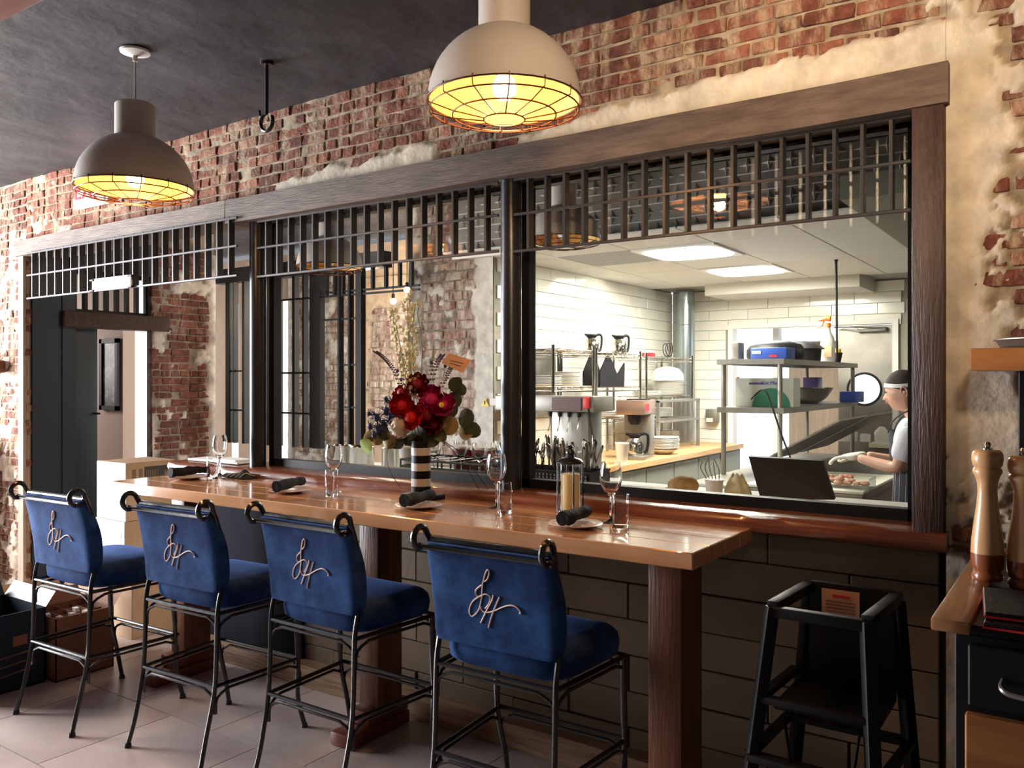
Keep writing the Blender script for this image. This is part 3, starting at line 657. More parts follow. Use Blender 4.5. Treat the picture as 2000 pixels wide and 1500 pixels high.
# bright daylit room beyond the back door: open to the sky, plus its floor
# ================================================================== DINING ROOM
# ---- pendant lamps
def pendant(name, label, loc, lit=True, cordtop=CZ, r=.235, group=None):
    t = thing(name, label, 'lamp', loc, 0, group); H = cordtop - loc[2]; k = r / .235
    b = MB(); b.lathe([(0, 0), (.062 * k, -.002), (.060 * k, -.010), (.02, -.022), (0, -.024)], 28, (0, 0, H - .004)); b.build('canopy', m_matwhite, t)
    b = MB(); b.cyl((0, 0, .34 * k), (0, 0, H - .02), .0035, n=8); b.cyl((0, 0, H - .05), (0, 0, H - .02), .010, n=10); b.build('cord', m_cream, t)
    b = MB(); b.lathe([(.0, .352 * k), (.074 * k, .352 * k), (.080 * k, .346 * k), (.080 * k, .205 * k)], 36); b.build('neck', m_cream, t)
    pr = [(r * math.cos(a), .225 * k * math.sin(a)) for a in [math.pi / 2 * i / 14 for i in range(15)]]; pr = [p for p in pr if p[0] > .05 * k]
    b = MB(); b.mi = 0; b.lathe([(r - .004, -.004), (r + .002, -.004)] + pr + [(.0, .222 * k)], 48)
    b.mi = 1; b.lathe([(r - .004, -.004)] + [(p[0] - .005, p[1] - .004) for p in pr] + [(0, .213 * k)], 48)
    b.build('lamp_shade', [m_cream, m_creamglow], t, smooth=60)
    b = MB()
    def ringz(rr, z, w=.0028): b.tube([(rr * math.cos(2 * math.pi * i / 40), rr * math.sin(2 * math.pi * i / 40), z) for i in range(40)], w, 5, closed=True)
    ringz(r + .003, -.005, .003); ringz(r * .98, -.03 * k); ringz(r * .68, -.047 * k); ringz(r * .27, -.060 * k); 
    for i in range(14):
        a = 2 * math.pi * i / 14; c_, s_ = math.cos(a), math.sin(a)
        b.tube([(c_ * q, s_ * q, z * k) for q, z in ((r + .003, .004), (r + .002, -.026), (r * .68, -.047), (r * .27, -.060))], .0024, 5)
    b.build('wire_cage', m_cage, t)
    b = MB(); b.lathe([(0, .0), (.02, .004), (.034, .022), (.037, .04), (.03, .062), (.016, .085), (.014, .11), (0, .11)], 18)
    b.build('bulb', m_bulb if lit else m_matwhite, t)
    if lit: point('pendant_bulb_light', (loc[0], loc[1], loc[2] - .012), 15, (1.0, .60, .26), .03); point('pendant_inner_light', (loc[0], loc[1], loc[2] + .135), 1.5, (1.0, .58, .2), .02)
    return t
t1, t2 = 3.56, 2.59
u1, u2 = (264 - 1000) / F, (985 - 1000) / F
pendant('pendant_lamp', 'cream dome pendant lamp on the left, hanging by a cord from a round canopy', ((cY * u1 - sY) * t1, (sY * u1 + cY) * t1, EYE + 376 / F * t1))
pendant('pendant_lamp', 'nearer cream dome pendant lamp with wire cage, cut off by the top of the frame', ((cY * u2 - sY) * t2, (sY * u2 + cY) * t2, EYE + 546 / F * t2))
pendant('pendant_lamp', 'unlit cream dome pendant seen behind the grille over the bouquet', (-3.97, 3.72, 2.27), False, r=.205)
pendant('pendant_lamp', 'unlit cream dome pendant seen behind the left end of the kitchen window grille', (-2.44, 4.05, 2.34), False, r=.205)
# ---- ceiling hook
h = thing('ceiling_hook', 'black iron hook with open ring hanging from the ceiling', 'hook', (-3.0, 2.44, CZ))
b = MB(); b.cyl((0, 0, .0), (0, 0, -.22), .008, n=8); b.cyl((0, 0, -.01), (0, 0, .01), .03, n=12); b.build('rod', m_iron, h)
b = MB(); b.tube(arc((0, 0, -.26), .040, 90, 430, 26, 'xz')[0:24] , .0085, 8); b.tube([(-.03, 0, -.235), (-.045, 0, -.225), (-.05, 0, -.20)], .006, 6); b.build('ring', m_iron, h)
# ---- exit sign
pe = W(163, 376, Y=WY - .05); e = thing('exit_sign', 'white exit sign with red letters on the brick wall behind the left pendant', 'sign', (-5.20, WY - .05, 2.755))
MB().box(-.20, .20, 0, .045, -.105, .105, bev=.012).build('housing', m_matwhite, e)
MB().box(-.178, .178, -.004, .002, -.085, .085, bev=.002).build('face', mat('lit_sign_face', (.85, .62, .58), .5, emit=((1, .62, .58), .35)), e)
text('lettering', 'EXIT', .175, mat('sign_red', (.75, .02, .03), .5, emit=((1, .03, .05), .6)), e, (0, -.006, 0), (R(90), 0, 0), .002, space=1.05)
# ---- table
T0, T1, TY0, TY1, TZ = -4.07, -.965, 2.335, 2.872, 1.04
t = thing('bar_table', 'long high bar table of varnished pine boards in front of the kitchen window', 'table', ((T0 + T1) / 2, (TY0 + TY1) / 2, 0))
n = 4; wd = (TY1 - TY0) / n
for i in range(n):
    y0 = TY0 + i * wd; b = MB(); b.box(T0, T1, y0 + .0006, y0 + wd - .0006, TZ - .052, TZ, bev=.003)
    bmesh.ops.subdivide_edges(b.bm, edges=[e_ for e_ in b.bm.edges if abs(e_.verts[0].co.x - e_.verts[1].co.x) > 1], cuts=60)
    for v in b.bm.verts:
        if i == 0 and v.co.y < y0 + .01: v.co.y += fr(v.co.x, 0, v.co.z * 2, 6) * .0035
    b.build('board', m_table, t, world=True)
for x, ya, yb in ((-3.93, 2.62, 2.78), (-2.60, 2.665, 2.82), (-1.098, 2.43, 2.60)):
    MB().box(x - .056, x + .056, ya, yb, .12 if x < -2 else 0, TZ - .052, bev=.004).build('leg', m_tleg, t, world=True)
    MB().box(x - .062, x + .062, ya - .06, yb + .04, .062, .125, bev=.012).build('foot_block', m_redwood, t, world=True)
    MB().box(x - .062, x + .062, ya - .17, yb + .05, .0, .062, bev=.012).build('foot_beam', m_redwood, t, world=True)
# ---- bar stools
MONO = [[(500, 425), (560, 380), (600, 300), (615, 225), (598, 193), (560, 225), (520, 310), (490, 400), (462, 480), (440, 600), (425, 700), (385, 850), (340, 970), (265, 1068), (200, 1102), (162, 1045), (172, 950), (230, 830), (320, 750), (420, 690), (500, 663), (558, 690), (574, 755), (540, 850), (465, 945)],
        [(445, 490), (350, 565), (315, 630), (330, 700), (368, 716)], [(638, 675), (600, 790), (500, 960), (360, 1222)], [(747, 710), (640, 930), (560, 1120), (497, 1308)],
        [(380, 890), (395, 970), (450, 1015), (560, 1005), (650, 970), (780, 905), (900, 865), (1000, 872), (1070, 930), (1096, 1000), (1070, 1006)]]
def backy(z): v = (z - .69) / .32; return .004 - .052 * max(0, v) ** 1.6
def stool(label, loc, rz):
    g = thing('bar_stool', label, 'stool', loc, rz); HW = .230; FW = .262
    for s in (-1, 1):
        b = MB(); x = s * HW
        pts = smooth_curve([(s * .232, -.075, .012), (s * .226, -.045, .12), (x, -.006, .30), (x, .004, .45), (x, .010, .62), (x, .032, .74), (x, .020, .92), (x * 1.04, -.020, 1.03)], 5)
        cy_, cz_ = -.060, 1.036; pts += [(s * .243, cy_ + .034 * math.cos(R(a)), cz_ + .034 * math.sin(R(a))) for a in range(20, 301, 16)]
        b.tube(pts, [.0095] * 31 + [.0108] * (len(pts) - 31), 10); b.cyl((s * .232, -.076, 0), (s * .232, -.075, .016), .016, .013, 12)
        b.build('leg', m_iron, g)
        b = MB(); b.tube(smooth_curve([(s * FW, .405, .61), (s * FW, .408, .45), (s * FW, .415, .30), (s * .24, .435, .14), (s * .25, .465, .012)], 5), [.0125] * 8 + [.0105] * 13, 10); b.cyl((s * .25, .465, 0), (s * .25, .465, .016), .016, .013, 12)
        b.build('leg', m_iron, g)
    def loop(z, nm, dz, yb, yf):
        b = MB()
        c = [(-HW, yb, z), (HW, yb, z), (FW, yf, z), (-FW, yf, z)]
        for i in range(4):
            p, q = Vector(c[i]), Vector(c[(i + 1) % 4]); b.tube([p, q], .0085, 8)
            d = (q - p).normalized(); k = .055
            p2, q2 = p + d * .004, q - d * .004; dn = Vector((0, 0, -1))
            b.tube([p2 + dn * (dz + .06), p2 + dn * (dz + .02)] + [p2 + d * (k * .12) + dn * (dz * .95)] + [p2 + d * k * .45 + dn * (.024 + .010)] + [p2 + d * k * 1.1 + dn * .020, q2 - d * k * 1.1 + dn * .020, q2 - d * k * .45 + dn * .034, q2 - d * (k * .12) + dn * (dz * .95), q2 + dn * (dz + .02), q2 + dn * (dz + .06)], .0062, 7)
        b.build(nm, m_iron, g)
    loop(.608, 'seat_frame', .05, .010, .425); loop(.32, 'stretcher', .05, -.004, .430)
    b = MB(); b.tube([(-.228, -.016, 1.022), (.228, -.016, 1.022)], .0125, 10); b.build('top_rail', m_iron, g)
    b = MB(); b.tube([(-.262, -.058, 1.006), (-.24, -.058, 1.006), (.24, -.058, 1.006), (.262, -.058, 1.006)], [.012, .0085, .0085, .012], 10)
    for s in (-1, 1): b.ball((s * .250, -.058, 1.006), .0125, 10)
    b.build('rear_rail', m_iron, g)
    # back cushion
    b = MB()
    def bf(u, v):
        z = .692 + .326 * v; a = 2 * math.pi * u; e = .30
        cx, sx = math.cos(a), math.sin(a); k = math.copysign(abs(cx) ** e, cx); l = math.copysign(abs(sx) ** e, sx)
        yb = backy(z); th = .050 + .030 * math.sin(math.pi * min(1, v * .9 + .1)); w_ = .238 + .006 * math.sin(math.pi * v)
        if v in (0, 1): w_ *= .97
        y = yb + th / 2 + l * th / 2
        return (k * w_, y + noise.noise(Vector((k * 4, l, z * 9))) * .003, z)
    V = b.grid(bf, 48, 14, True)
    b._f([r_[0] for r_ in V]); b._f([r_[-1] for r_ in V][::-1]); b.build('backrest', m_velvet, g, smooth=50)
    # seat cushion
    b = MB()
    def sf(u, v):
        a = 2 * math.pi * u; e = .38; cx, sx = math.cos(a), math.sin(a); k = math.copysign(abs(cx) ** e, cx); l = math.copysign(abs(sx) ** e, sx)
        prof = [(0.93, .612), (1.0, .625), (1.02, .66), (1.0, .69), (.93, .708), (.7, .719), (.35, .724), (0.001, .725)]; i = min(int(v * 7 + .001), 6); f = v * 7 - i
        q = prof[i][0] * (1 - f) + prof[i + 1][0] * f; z = prof[i][1] * (1 - f) + prof[i + 1][1] * f
        return (k * q * (.248 + .014 * l), .240 + l * q * .208, z)
    V = b.grid(sf, 44, 7, True); b._f([r_[0] for r_ in V]); b.build('seat', m_velvet, g, smooth=60)
    b = MB()
    for st in MONO:
        pts = []
        for cx, cy in st:
            x = (cx - 630) / 9.377 * .00200 + .018; z = .862 + (750 - cy + .149 * (cx - 630)) * .00160 / 9.377; pts.append((x, backy(z) - .0015, z))
        b.tube(smooth_curve(pts, 4), .0026, 6)
    b.build('stitched_monogram', m_thread, g)
    return g
stool('blue velvet bar stool with stitched script initials, farthest left beside the wine boxes', (-3.88, 1.985, 0), R(2))
stool('blue velvet bar stool with stitched script initials, second from the left', (-3.12, 2.085, 0), R(3))
stool('blue velvet bar stool with stitched script initials, third from the left, before the vase', (-2.43, 2.175, 0), R(0))
stool('blue velvet bar stool with stitched script initials, nearest and rightmost of the row', (-1.565, 2.155, 0), R(1))
# ---- place settings
PL = [(-3.83, 2.62), (-2.99, 2.56), (-2.21, 2.545), (-1.475, 2.525)]
RL = [((316, 930), (400, 922)), ((522, 958), (606, 940)), ((775, 988), (856, 968)), ((1072, 1022), (1150, 996))]
who = ['at the leftmost place, nearest the cardboard boxes', 'at the second place from the left', 'at the third place, below the striped vase', 'at the rightmost place before the lantern']
for (x, y), (a, c), wh in zip(PL, RL, who):
    b = MB(); b.lathe([(0, .004), (.045, .004), (.062, .009), (.094, .016), (.096, .018), (.094, .0195), (.062, .0125), (.045, .0075), (0, .0075)], 40, (0, 0, -.004)); o = b.build('side_plate', m_plate, loc=(x, y, TZ), smooth=60)
    tag(o, 'small blush side plate under a napkin roll, ' + wh, 'plate')
    p, q = W(*a, Z=TZ + .038), W(*c, Z=TZ + .038); mid = (p + q) / 2; d = (q - p).normalized(); L = .105; ctr = Vector((x, y, TZ + .041))
    if abs(d.y) < .2: pass
    g = []
    for i in range(15):
        f = i / 14; g.append((tuple(d * (f - .5) * 2 * L + Vector((0, 0, (noise.noise(Vector((f * 7, x, y))) * .005)))), .0255 + .002 * math.sin(f * 11 + x) - .007 * f))
    b = MB(); b.tube([k[0] for k in g], [k[1] for k in g], 14)
    for v in b.bm.verts: v.co += Vector((0, 0, 1)) * noise.noise(v.co * 45) * .005
    o = b.build('napkin_roll', m_napkin, loc=ctr, smooth=70); tag(o, 'rolled black napkin lying on the blush plate ' + wh, 'napkin')
def wine(x, y, wh, s=1.0):
    g = thing('wine_glass', 'empty stemmed wine glass ' + wh, 'glass', (x, y, TZ)); 
    b = MB(); o_ = [(.0, .0), (.034, .0), (.035, .002), (.012, .006), (.005, .012), (.004, .05), (.004, .088), (.010, .096), (.026, .112), (.037, .135), (.041, .158), (.039, .185), (.033, .215)]
    i_ = [(.0318, .215), (.0378, .185), (.0396, .158), (.0355, .136), (.024, .114), (.008, .101), (0, .099)]
    b.lathe([(r * s, z * s) for r, z in o_ + i_], 36); b.build('glass_body', m_glass, g, smooth=60); return g
def tumbler(x, y, wh):
    b = MB(); b.lathe([(0, 0), (.026, 0), (.028, .003), (.029, .06), (.030, .118), (.0285, .1185), (.0273, .06), (.0265, .016), (.0, .013)], 32)
    o = b.build('water_glass', m_glass, loc=(x, y, TZ), smooth=60); tag(o, 'straight clear water glass ' + wh, 'glass')
for px, py, wh in ((437, 928, 'at the left end of the table, before the striped cloth'), (652, 960, 'at the second place, behind the water glass'), (970, 992, 'just left of the candle lantern'), (1193, 1020, 'at the right end of the table')):
    p = W(px, py, Z=TZ); wine(p.x, min(p.y, 2.80), wh)
for px, py, wh in ((415, 936, 'beside the leftmost wine glass'), (648, 970, 'at the second place from the left'), (986, 1003, 'between the bouquet and the lantern'), (1212, 1032, 'nearest the right end of the table')):
    p = W(px, py, Z=TZ); tumbler(p.x, p.y, wh)
# ---- candle lantern
g = thing('candle_lantern', 'black glass-sided candle lantern standing on the bar table', 'lantern', (-1.655, 2.795, TZ))
b = MB(); b.lathe([(0, 0), (.052, 0), (.052, .008), (.046, .010), (0, .010)], 28); b.build('base', m_iron, g)
b = MB(); b.lathe([(.050, .188), (.051, .194), (.042, .205), (.018, .212), (.014, .222), (.017, .226), (.017, .234), (.013, .240), (.008, .246), (.012, .252), (.006, .258), (0, .259), ], 28); b.lathe([(0, .19), (.050, .188)], 28); b.build('lid', m_iron, g)
for k in range(4):
    a = R(45 + 90 * k); MB().cyl((.050 * math.cos(a), .050 * math.sin(a), .004), (.050 * math.cos(a), .050 * math.sin(a), .192), .0032, n=8).build('post', m_iron, g)
b = MB(); b.lathe([(.046, .01), (.046, .188)], 32); b.build('glass_cylinder', m_pane, g)
b = MB(); b.lathe([(0, .01), (.036, .01), (.036, .146), (.033, .149), (.012, .147), (0, .146)], 28); c = b.build('candle', m_wax, g)
MB().cyl((0, 0, .146), (.001, 0, .156), .0012, n=6).build('wick', m_black, c)
# ---- vase, stand, bouquet
VX, VY = -2.372, 2.75; VZ = TZ + .022
b = MB(); b.box(-.085, .085, -.05, .05, 0, .022, bev=.004); o = b.build('vase_stand', m_black, loc=(VX + .01, VY, TZ)); tag(o, 'low black tray under the striped vase', 'tray')
g = thing('striped_vase', 'black and white striped cylindrical vase holding the bouquet', 'vase', (VX, VY, VZ))
pr = [(0, 0), (.042, 0)]; cs = [0]
hh = [0, .033, .066, .099, .132, .165, .198, .228]
for i in range(7):
    cc = i % 2
    b = MB(); b.lathe([(.0425, hh[i] + .0003), (.0425, hh[i + 1])], 36)
    if i == 0: b.lathe([(0, .001), (.0425, .0003)], 36)
    if i == 6: b.lathe([(.0425, hh[7]), (.0385, hh[7]), (.0385, .14)], 36)
    b.build('stripe_band', m_white if cc else m_black, g, smooth=60)
g = thing('flower_bouquet', 'bouquet of red and magenta blossoms, blue thistles and tall cream stalks', 'flowers', (VX, VY, VZ + .2))
S_ = 3.61 / F
def bp_(px, py, dy=0.):   # offsets from the vase axis, in the plane that faces the room
    a = (px - 824) * S_; return Vector((a * cY, a * sY, 0)) + Vector((0, 0, (858 - py) * S_ + .025)) + Vector((-sY, cY, 0)) * dy
def blossom(c, r, m, nm='blossom', layers=5, seed=1):
    r *= 1.32
    random.seed(seed); b = MB(); n0 = 0; face = (Vector((.3, -1, .45)) + Vector([random.uniform(-.4, .4) for _ in range(3)])).normalized(); Q = face.to_track_quat('Z', 'Y').to_matrix().to_4x4()
    for L_ in range(layers):
        f = L_ / (layers - 1); rad = r * (.25 + .75 * f); cnt = 5 + L_ * 2; op = .35 + 1.0 * f
        for k in range(cnt):
            a0 = 2 * math.pi * k / cnt + L_ * .7 + random.uniform(-.15, .15); wdt = math.pi / cnt * 1.6
            def pf(u, v):
                a = a0 + (u - .5) * 2 * wdt * (.4 + .6 * math.sin(math.pi * min(1, v * .75 + .15))); th = v * (1.15 + op * .35); q = rad * math.sin(min(th, 1.9)) * (1 + .08 * math.sin(a * 9)); z = rad * (.15 - .9 * math.cos(th)) + (1 - f) * r * .15
                return Vector((q * math.cos(a), q * math.sin(a), z))
            b.grid(pf, 4, 4)
    b.ball((0, 0, -.1 * r), r * .5, 8)
    b.xf(Matrix.Translation(c) @ Q); o = b.build(nm, m, g, smooth=80); return o
for i, (px, py, r, m, dy) in enumerate([(818, 746, .037, m_petd, -.02), (786, 762, .030, m_petd, -.02), (789, 788, .040, m_petr, -.05), (806, 810, .045, m_petr, -.06), (846, 776, .048, m_petm, -.04), (868, 786, .042, m_petm, -.055), (838, 806, .046, m_petd, -.04), (850, 825, .035, m_petd, -.03)]):
    blossom(bp_(px, py, dy), r, m, seed=i)
b = MB(); b.ball(bp_(868, 786, -.098), .012, 8); b.build('yellow_stamens', m_yellow, g)
random.seed(5); b = MB(); c0 = bp_(784, 830, -.03)
for k in range(60):
    d = Vector([random.gauss(0, 1) for _ in range(3)]).normalized() * .050; p = c0 + d; 
    b.xf(Matrix()); Mq = Matrix.Translation(p) @ d.to_track_quat('Z', 'Y').to_matrix().to_4x4()
    vs = [b.bm.verts.new(Mq @ Vector((.012 * math.cos(R(a)), .012 * math.sin(R(a)), 0))) for a in (0, 90, 180, 270)]; vt = b.bm.verts.new(Mq @ Vector((0, 0, -.004)))
    for q in range(4): b._f([vs[q], vs[(q + 1) % 4], vt])
b.ball(c0, .044, 10); b.build('white_hydrangea', m_petw, g)
def leaf(px, py, r, m, dy=0., el=1.15, tilt=0.):
    r *= 1.25
    b = MB(); n_ = 12; c = bp_(px, py, dy); Mq = Matrix.Translation(c) @ Matrix.Rotation(R(YAW + random.uniform(-35, 35)), 4, 'Z') @ Matrix.Rotation(R(random.uniform(-30, 30)), 4, 'X') @ Matrix.Rotation(R(tilt + random.uniform(-60, 60)), 4, 'Y')
    rim = [b.bm.verts.new(Mq @ Vector((r * math.cos(2 * math.pi * k / n_), abs(math.cos(2 * math.pi * k / n_)) * .012, r * el * math.sin(2 * math.pi * k / n_)))) for k in range(n_)]; ce = b.bm.verts.new(Mq @ Vector((0, 0, 0)))
    for k in range(n_): b._f([rim[k], rim[(k + 1) % n_], ce])
    b.build('leaf', m, g, smooth=60)
for px, py, r, m in [(893, 748, .026, m_leafd), (902, 758, .02, m_leafd), (889, 778, .026, m_leafd), (884, 800, .024, m_leafd), (911, 812, .030, m_leafd), (925, 836, .028, m_leafd), (911, 840, .026, m_leafg), (868, 805, .028, m_leafg), (880, 828, .030, m_leafg), (862, 842, .028, m_leafd), (845, 852, .030, m_leafd), (716, 868, .026, m_leafy), (722, 850, .020, m_leafg), (738, 852, .026, m_leafg), (760, 856, .028, m_leafg), (778, 858, .028, m_leafd), (800, 850, .030, m_leafd), (820, 850, .034, m_leafd), (752, 842, .024, m_leafd), (835, 838, .03, m_leafd), (812, 862, .03, m_leafd)]:
    leaf(px, py, r, m, random.uniform(-.04, .03))
# blue thistles
for px, py, r in [(738, 812, .018), (724, 830, .014), (756, 800, .020), (768, 782, .016), (733, 846, .014), (750, 828, .020), (764, 818, .022), (741, 834, .016), (774, 803, .018), (757, 776, .012), (722, 805, .010)]:
    b = MB(); c = bp_(px, py, random.uniform(-.03, .02)); r *= 1.3; b.ball(c, r * .62, 8, (1, 1, 1.3))
    for k in range(26):
        d = Vector([random.gauss(0, 1) for _ in range(3)]).normalized(); e1 = d.orthogonal().normalized() * .14; vs = [b.bm.verts.new(c + (d * .2 + e1) * r), b.bm.verts.new(c + (d * .2 - e1) * r), b.bm.verts.new(c + d * r * 1.9)]; b._f(vs)
    b.tube([c, bp_(790, 850, 0)], .0012, 4); b.build('thistle', m_thistle, g)
# tall stalks with buds
stk = [[(815, 850), (796, 740), (782, 660), (768, 600)], [(820, 850), (806, 740), (799, 650), (797, 570)], [(822, 850), (812, 740), (806, 660), (812, 590)], [(826, 850), (824, 740), (824, 660), (816, 612), (818, 595)]]
for i, s in enumerate(stk):
    b = MB(); cu = smooth_curve([bp_(px, py, .0 + .015 * i - .02) for px, py in s], 8); b.tube(cu, .0022, 5); st = b.build('stalk', m_stem, g)
    b = MB()
    for k, p in enumerate(cu[6:]):
        f = k / len(cu[6:]); 
        for q in range(1 if i == 3 else 3):
            a = random.uniform(0, 6.28); rr = (.010 + .012 * (1 - abs(f - .6))) * (1.5 if i == 3 else 1); c = p + Vector((math.cos(a) * rr, math.sin(a) * rr, random.uniform(-.008, .008))); b.ball(c, (.0035 if i == 3 else random.uniform(.0065, .0105)), 6, (1, 1, 1.2))
            b.tube([p, c], .0008, 3, cap=False)
    stuff(b.build('buds', m_bud, st))
def twig(pts, m1, m2, n_=14, r=.008, nm='twig'):
    cu = smooth_curve([bp_(px, py, dy) for px, py, dy in pts], 8); b = MB(); b.tube(cu, .0013, 4)
    for k in range(4, len(cu), max(1, len(cu) // n_)):
        for s in (-1, 1):
            p = cu[k]; d = Vector((cY * s, sY * s, .25)) * r * 1.6; q = p + d; e = Vector((0, 0, r * .55)); vs = [b.bm.verts.new(v) for v in (p, (p + q) / 2 + e, q, (p + q) / 2 - e)]; b._f(vs)
    b.build(nm, m1, g)
twig([(800, 800, 0), (775, 730, .01), (755, 700, .0), (735, 684, 0)], m_plum, 0, 16)
twig([(805, 800, .02), (790, 730, .02), (783, 690, .02)], m_plum, 0, 14, .010)
twig([(832, 800, 0), (850, 720, 0), (866, 690, 0)], m_plum, 0, 14, .009)
twig([(836, 800, .02), (842, 720, .02), (850, 680, .02)], m_leafg, 0, 14, .006)
twig([(842, 790, .02), (870, 740, 0), (885, 710, 0)], m_plum, 0, 12, .008)
for px, py in ((779, 721), (834, 742), (786, 738), (872, 712), (845, 705)):
    b = MB(); b.ball(bp_(px, py, -.02), .0085, 8); b.build('berry', m_plum, g)
for pts in ([(800, 850, 0), (762, 870, -.02), (763, 910, -.03), (785, 946, -.03)], [(845, 850, 0), (880, 870, 0), (915, 915, 0), (942, 960, -.02)], [(850, 850, .02), (900, 880, 0), (935, 925, 0), (958, 955, 0)]):
    b = MB(); b.tube(smooth_curve([bp_(*p) for p in pts], 8), .0014, 5); b.build('trailing_twig', m_black, g)
c = thing('greeting_card', 'small orange-brown card on a white stick in the bouquet', 'card', Vector((VX, VY, VZ + .2)) + bp_(894, 706, -.05))
k = S_; b = MB()
def cp(dx, dy, o=0): return (dx * k * cY + sY * o, dx * k * sY - cY * o, -dy * k)
P4 = [(-28, 0), (-14, -19), (29, -6), (12, 19)]
for o_ in (0, .001): pass
va = [b.bm.verts.new(cp(x, y, 0)) for x, y in P4]; vb = [b.bm.verts.new(cp(x, y, .0015)) for x, y in P4]; b._f(va); b._f(vb[::-1])
for i in range(4): b._f([va[i], va[(i + 1) % 4], vb[(i + 1) % 4], vb[i]])
b.build('card_sheet', m_paper, c, smooth=0)
b = MB()
for j in range(2): b.tube([cp(-12, -5 + j * 5, .003), cp(14 - j * 6, 1 + j * 5, .003)], .0011, 4)
b.build('handwritten_line', m_printb, c)
b = MB(); b.tube([cp(-18, 8, -.001), cp(-31, 60, .0)], .0022, 6); b.build('stick', m_matwhite, c)
# ---- striped cloth and papers on the sill, small board
b = MB()
def cl(u, v):
    x = (u - .5) * .22; y = (v - .5) * .10; return (x, y, .004 + .030 * max(0, math.sin(u * 9 + v * 3)) * math.sin(math.pi * v) * math.sin(math.pi * u) + .02 * math.sin(math.pi * u) * math.sin(math.pi * v))
b.grid(cl, 24, 12); m_strip = mat('striped_cloth', (.012, .012, .014), .9); o = b.build('striped_cloth', m_strip, loc=(-3.66, 2.80, TZ), smooth=70); tag(o, 'crumpled black cloth with white strings on the table by the left post', 'cloth')
for k in range(5):
    b = MB(); b.tube([Vector(cl(.12 + k * .17 + .05 * v, v)) + Vector((0, 0, .0025)) for v in [i / 8 for i in range(9)]], .0018, 4); b.build('white_string', m_matwhite, o)
p = W(408, 886, Z=1.10); b = MB(); b.box(-.25, .20, -.07, .07, 0, .012, bev=.003); o = b.build('white_folder', m_matwhite, loc=(-4.02, 2.98, 1.089)); tag(o, 'flat white folder lying on the left end of the wooden sill', 'folder')
b = MB(); b.box(-.10, .10, -.06, .06, 0, .010, bev=.002); o = b.build('paper_pad', m_cardw, loc=(-3.93, 2.965, 1.102), smooth=0); tag(o, 'smaller white paper pad on top of the folder on the sill', 'paper')
# ---- white sign hanging on the left grille
g = thing('hanging_sign', 'blank white rectangular sign fixed to the left grille by four black clips', 'sign', (-5.20, WY - .075, 2.165))
p0, p1 = W(181, 573, Y=WY - .075), W(256, 536, Y=WY - .075)
MB().box(p0.x + 5.20, p1.x + 5.20, -.004, .004, p0.z - 2.165 + .01, p1.z - 2.165, bev=.001).build('panel', mat('white_sign_panel', (.92, .92, .92), .5), g)
for x in (p0.x, p1.x):
    for z in (p0.z + .015, p1.z - .008): MB().box(x + 5.2 - .022, x + 5.2 + .022, -.012, .006, z - 2.165 - .006, z - 2.165 + .006, bev=.002).build('clip', m_black, g)
# ---- cartons
def carton(name, label, x0, x1, y0, y1, z0, z1, mf, ms):
    t = thing(name, label, 'box', ((x0 + x1) / 2, (y0 + y1) / 2, z0)); b = MB(); b.box(x0, x1, y0, y1, z0, z1, bev=.003); 
    bmesh.ops.recalc_face_normals(b.bm, faces=b.bm.faces)
    for f in b.bm.faces: f.material_index = 0 if f.normal.y < -.5 else 1  # end facing the room takes the first card; white there stands for daylight
    b.build('carton_body', [mf, ms], t, smooth=0, world=True); return t
A = carton('wine_carton', 'top cardboard wine carton of the stack, end whitened as if daylit, black printed label', -5.07, -4.75, 2.82, 3.155, .70, 1.05, m_cardw, m_card)
b = MB(); b.box(-4.75, -4.7485, 2.94, 3.12, .86, 1.02); b.build('label', m_printb, A, smooth=0, world=True)
for y in (2.86, 2.905): 
    b = MB(); b.box(-4.75, -4.7488, y, y + .025, .88, 1.01); b.build('print_strip', mat('brown_print', (.16, .10, .055), .8), A, smooth=0, world=True)
b = MB()
for i in range(7): b.tube([(-4.748, 2.955 + i * .012, .90), (-4.748, 2.955 + i * .012, 1.0)], .0015, 4)
for a_ in range(4): b.tube([(-4.748, 3.085 + .02 * math.cos(R(a_ * 45)), .965 + .03 * math.sin(R(a_ * 45))), (-4.748, 3.085 - .02 * math.cos(R(a_ * 45)), .965 - .03 * math.sin(R(a_ * 45)))], .002, 4)
b.build('label_print', m_card, A, world=True)
B = carton('wine_carton', 'middle carton of the stack, end whitened as if daylit, teal vineyard drawing', -5.09, -4.755, 2.815, 3.15, .35, .698, m_cardw, m_card)
b = MB(); b.box(-5.07, -4.79, 2.8135, 2.815, .42, .64); b.build('vineyard_print', m_print, B, smooth=0, world=True)
Cc = carton('wine_carton', 'bottom plain brown carton of the stack beside the table', -5.06, -4.70, 2.83, 3.2, .0, .348, m_card, m_card)
def openbox(name, label, x0, x1, y0, y1, z1, m, flaps=True):
    t = thing(name, label, 'box', ((x0 + x1) / 2, (y0 + y1) / 2, 0)); b = MB(); w_ = .005
    b.box(x0, x1, y0, y1, 0, .006); b.box(x0, x0 + w_, y0, y1, 0, z1); b.box(x1 - w_, x1, y0, y1, 0, z1); b.box(x0, x1, y0, y0 + w_, 0, z1); b.box(x0, x1, y1 - w_, y1, 0, z1); b.build('carton_body', m, t, smooth=0, world=True)
    if flaps:
        for (a0, a1, b0, b1, dx, dy) in ((x0, x1, y1, y1, 0, .05), (x0, x0, y0, y1, -.05, 0)):
            b = MB(); V = [b.bm.verts.new(q) for q in ((a0, b0, z1), (a1, b1, z1), (a1 + dx, b1 + dy, z1 + .07), (a0 + dx, b0 + dy, z1 + .07))]; b._f(V); b.build('flap', m, t, smooth=0, world=True)
    return t
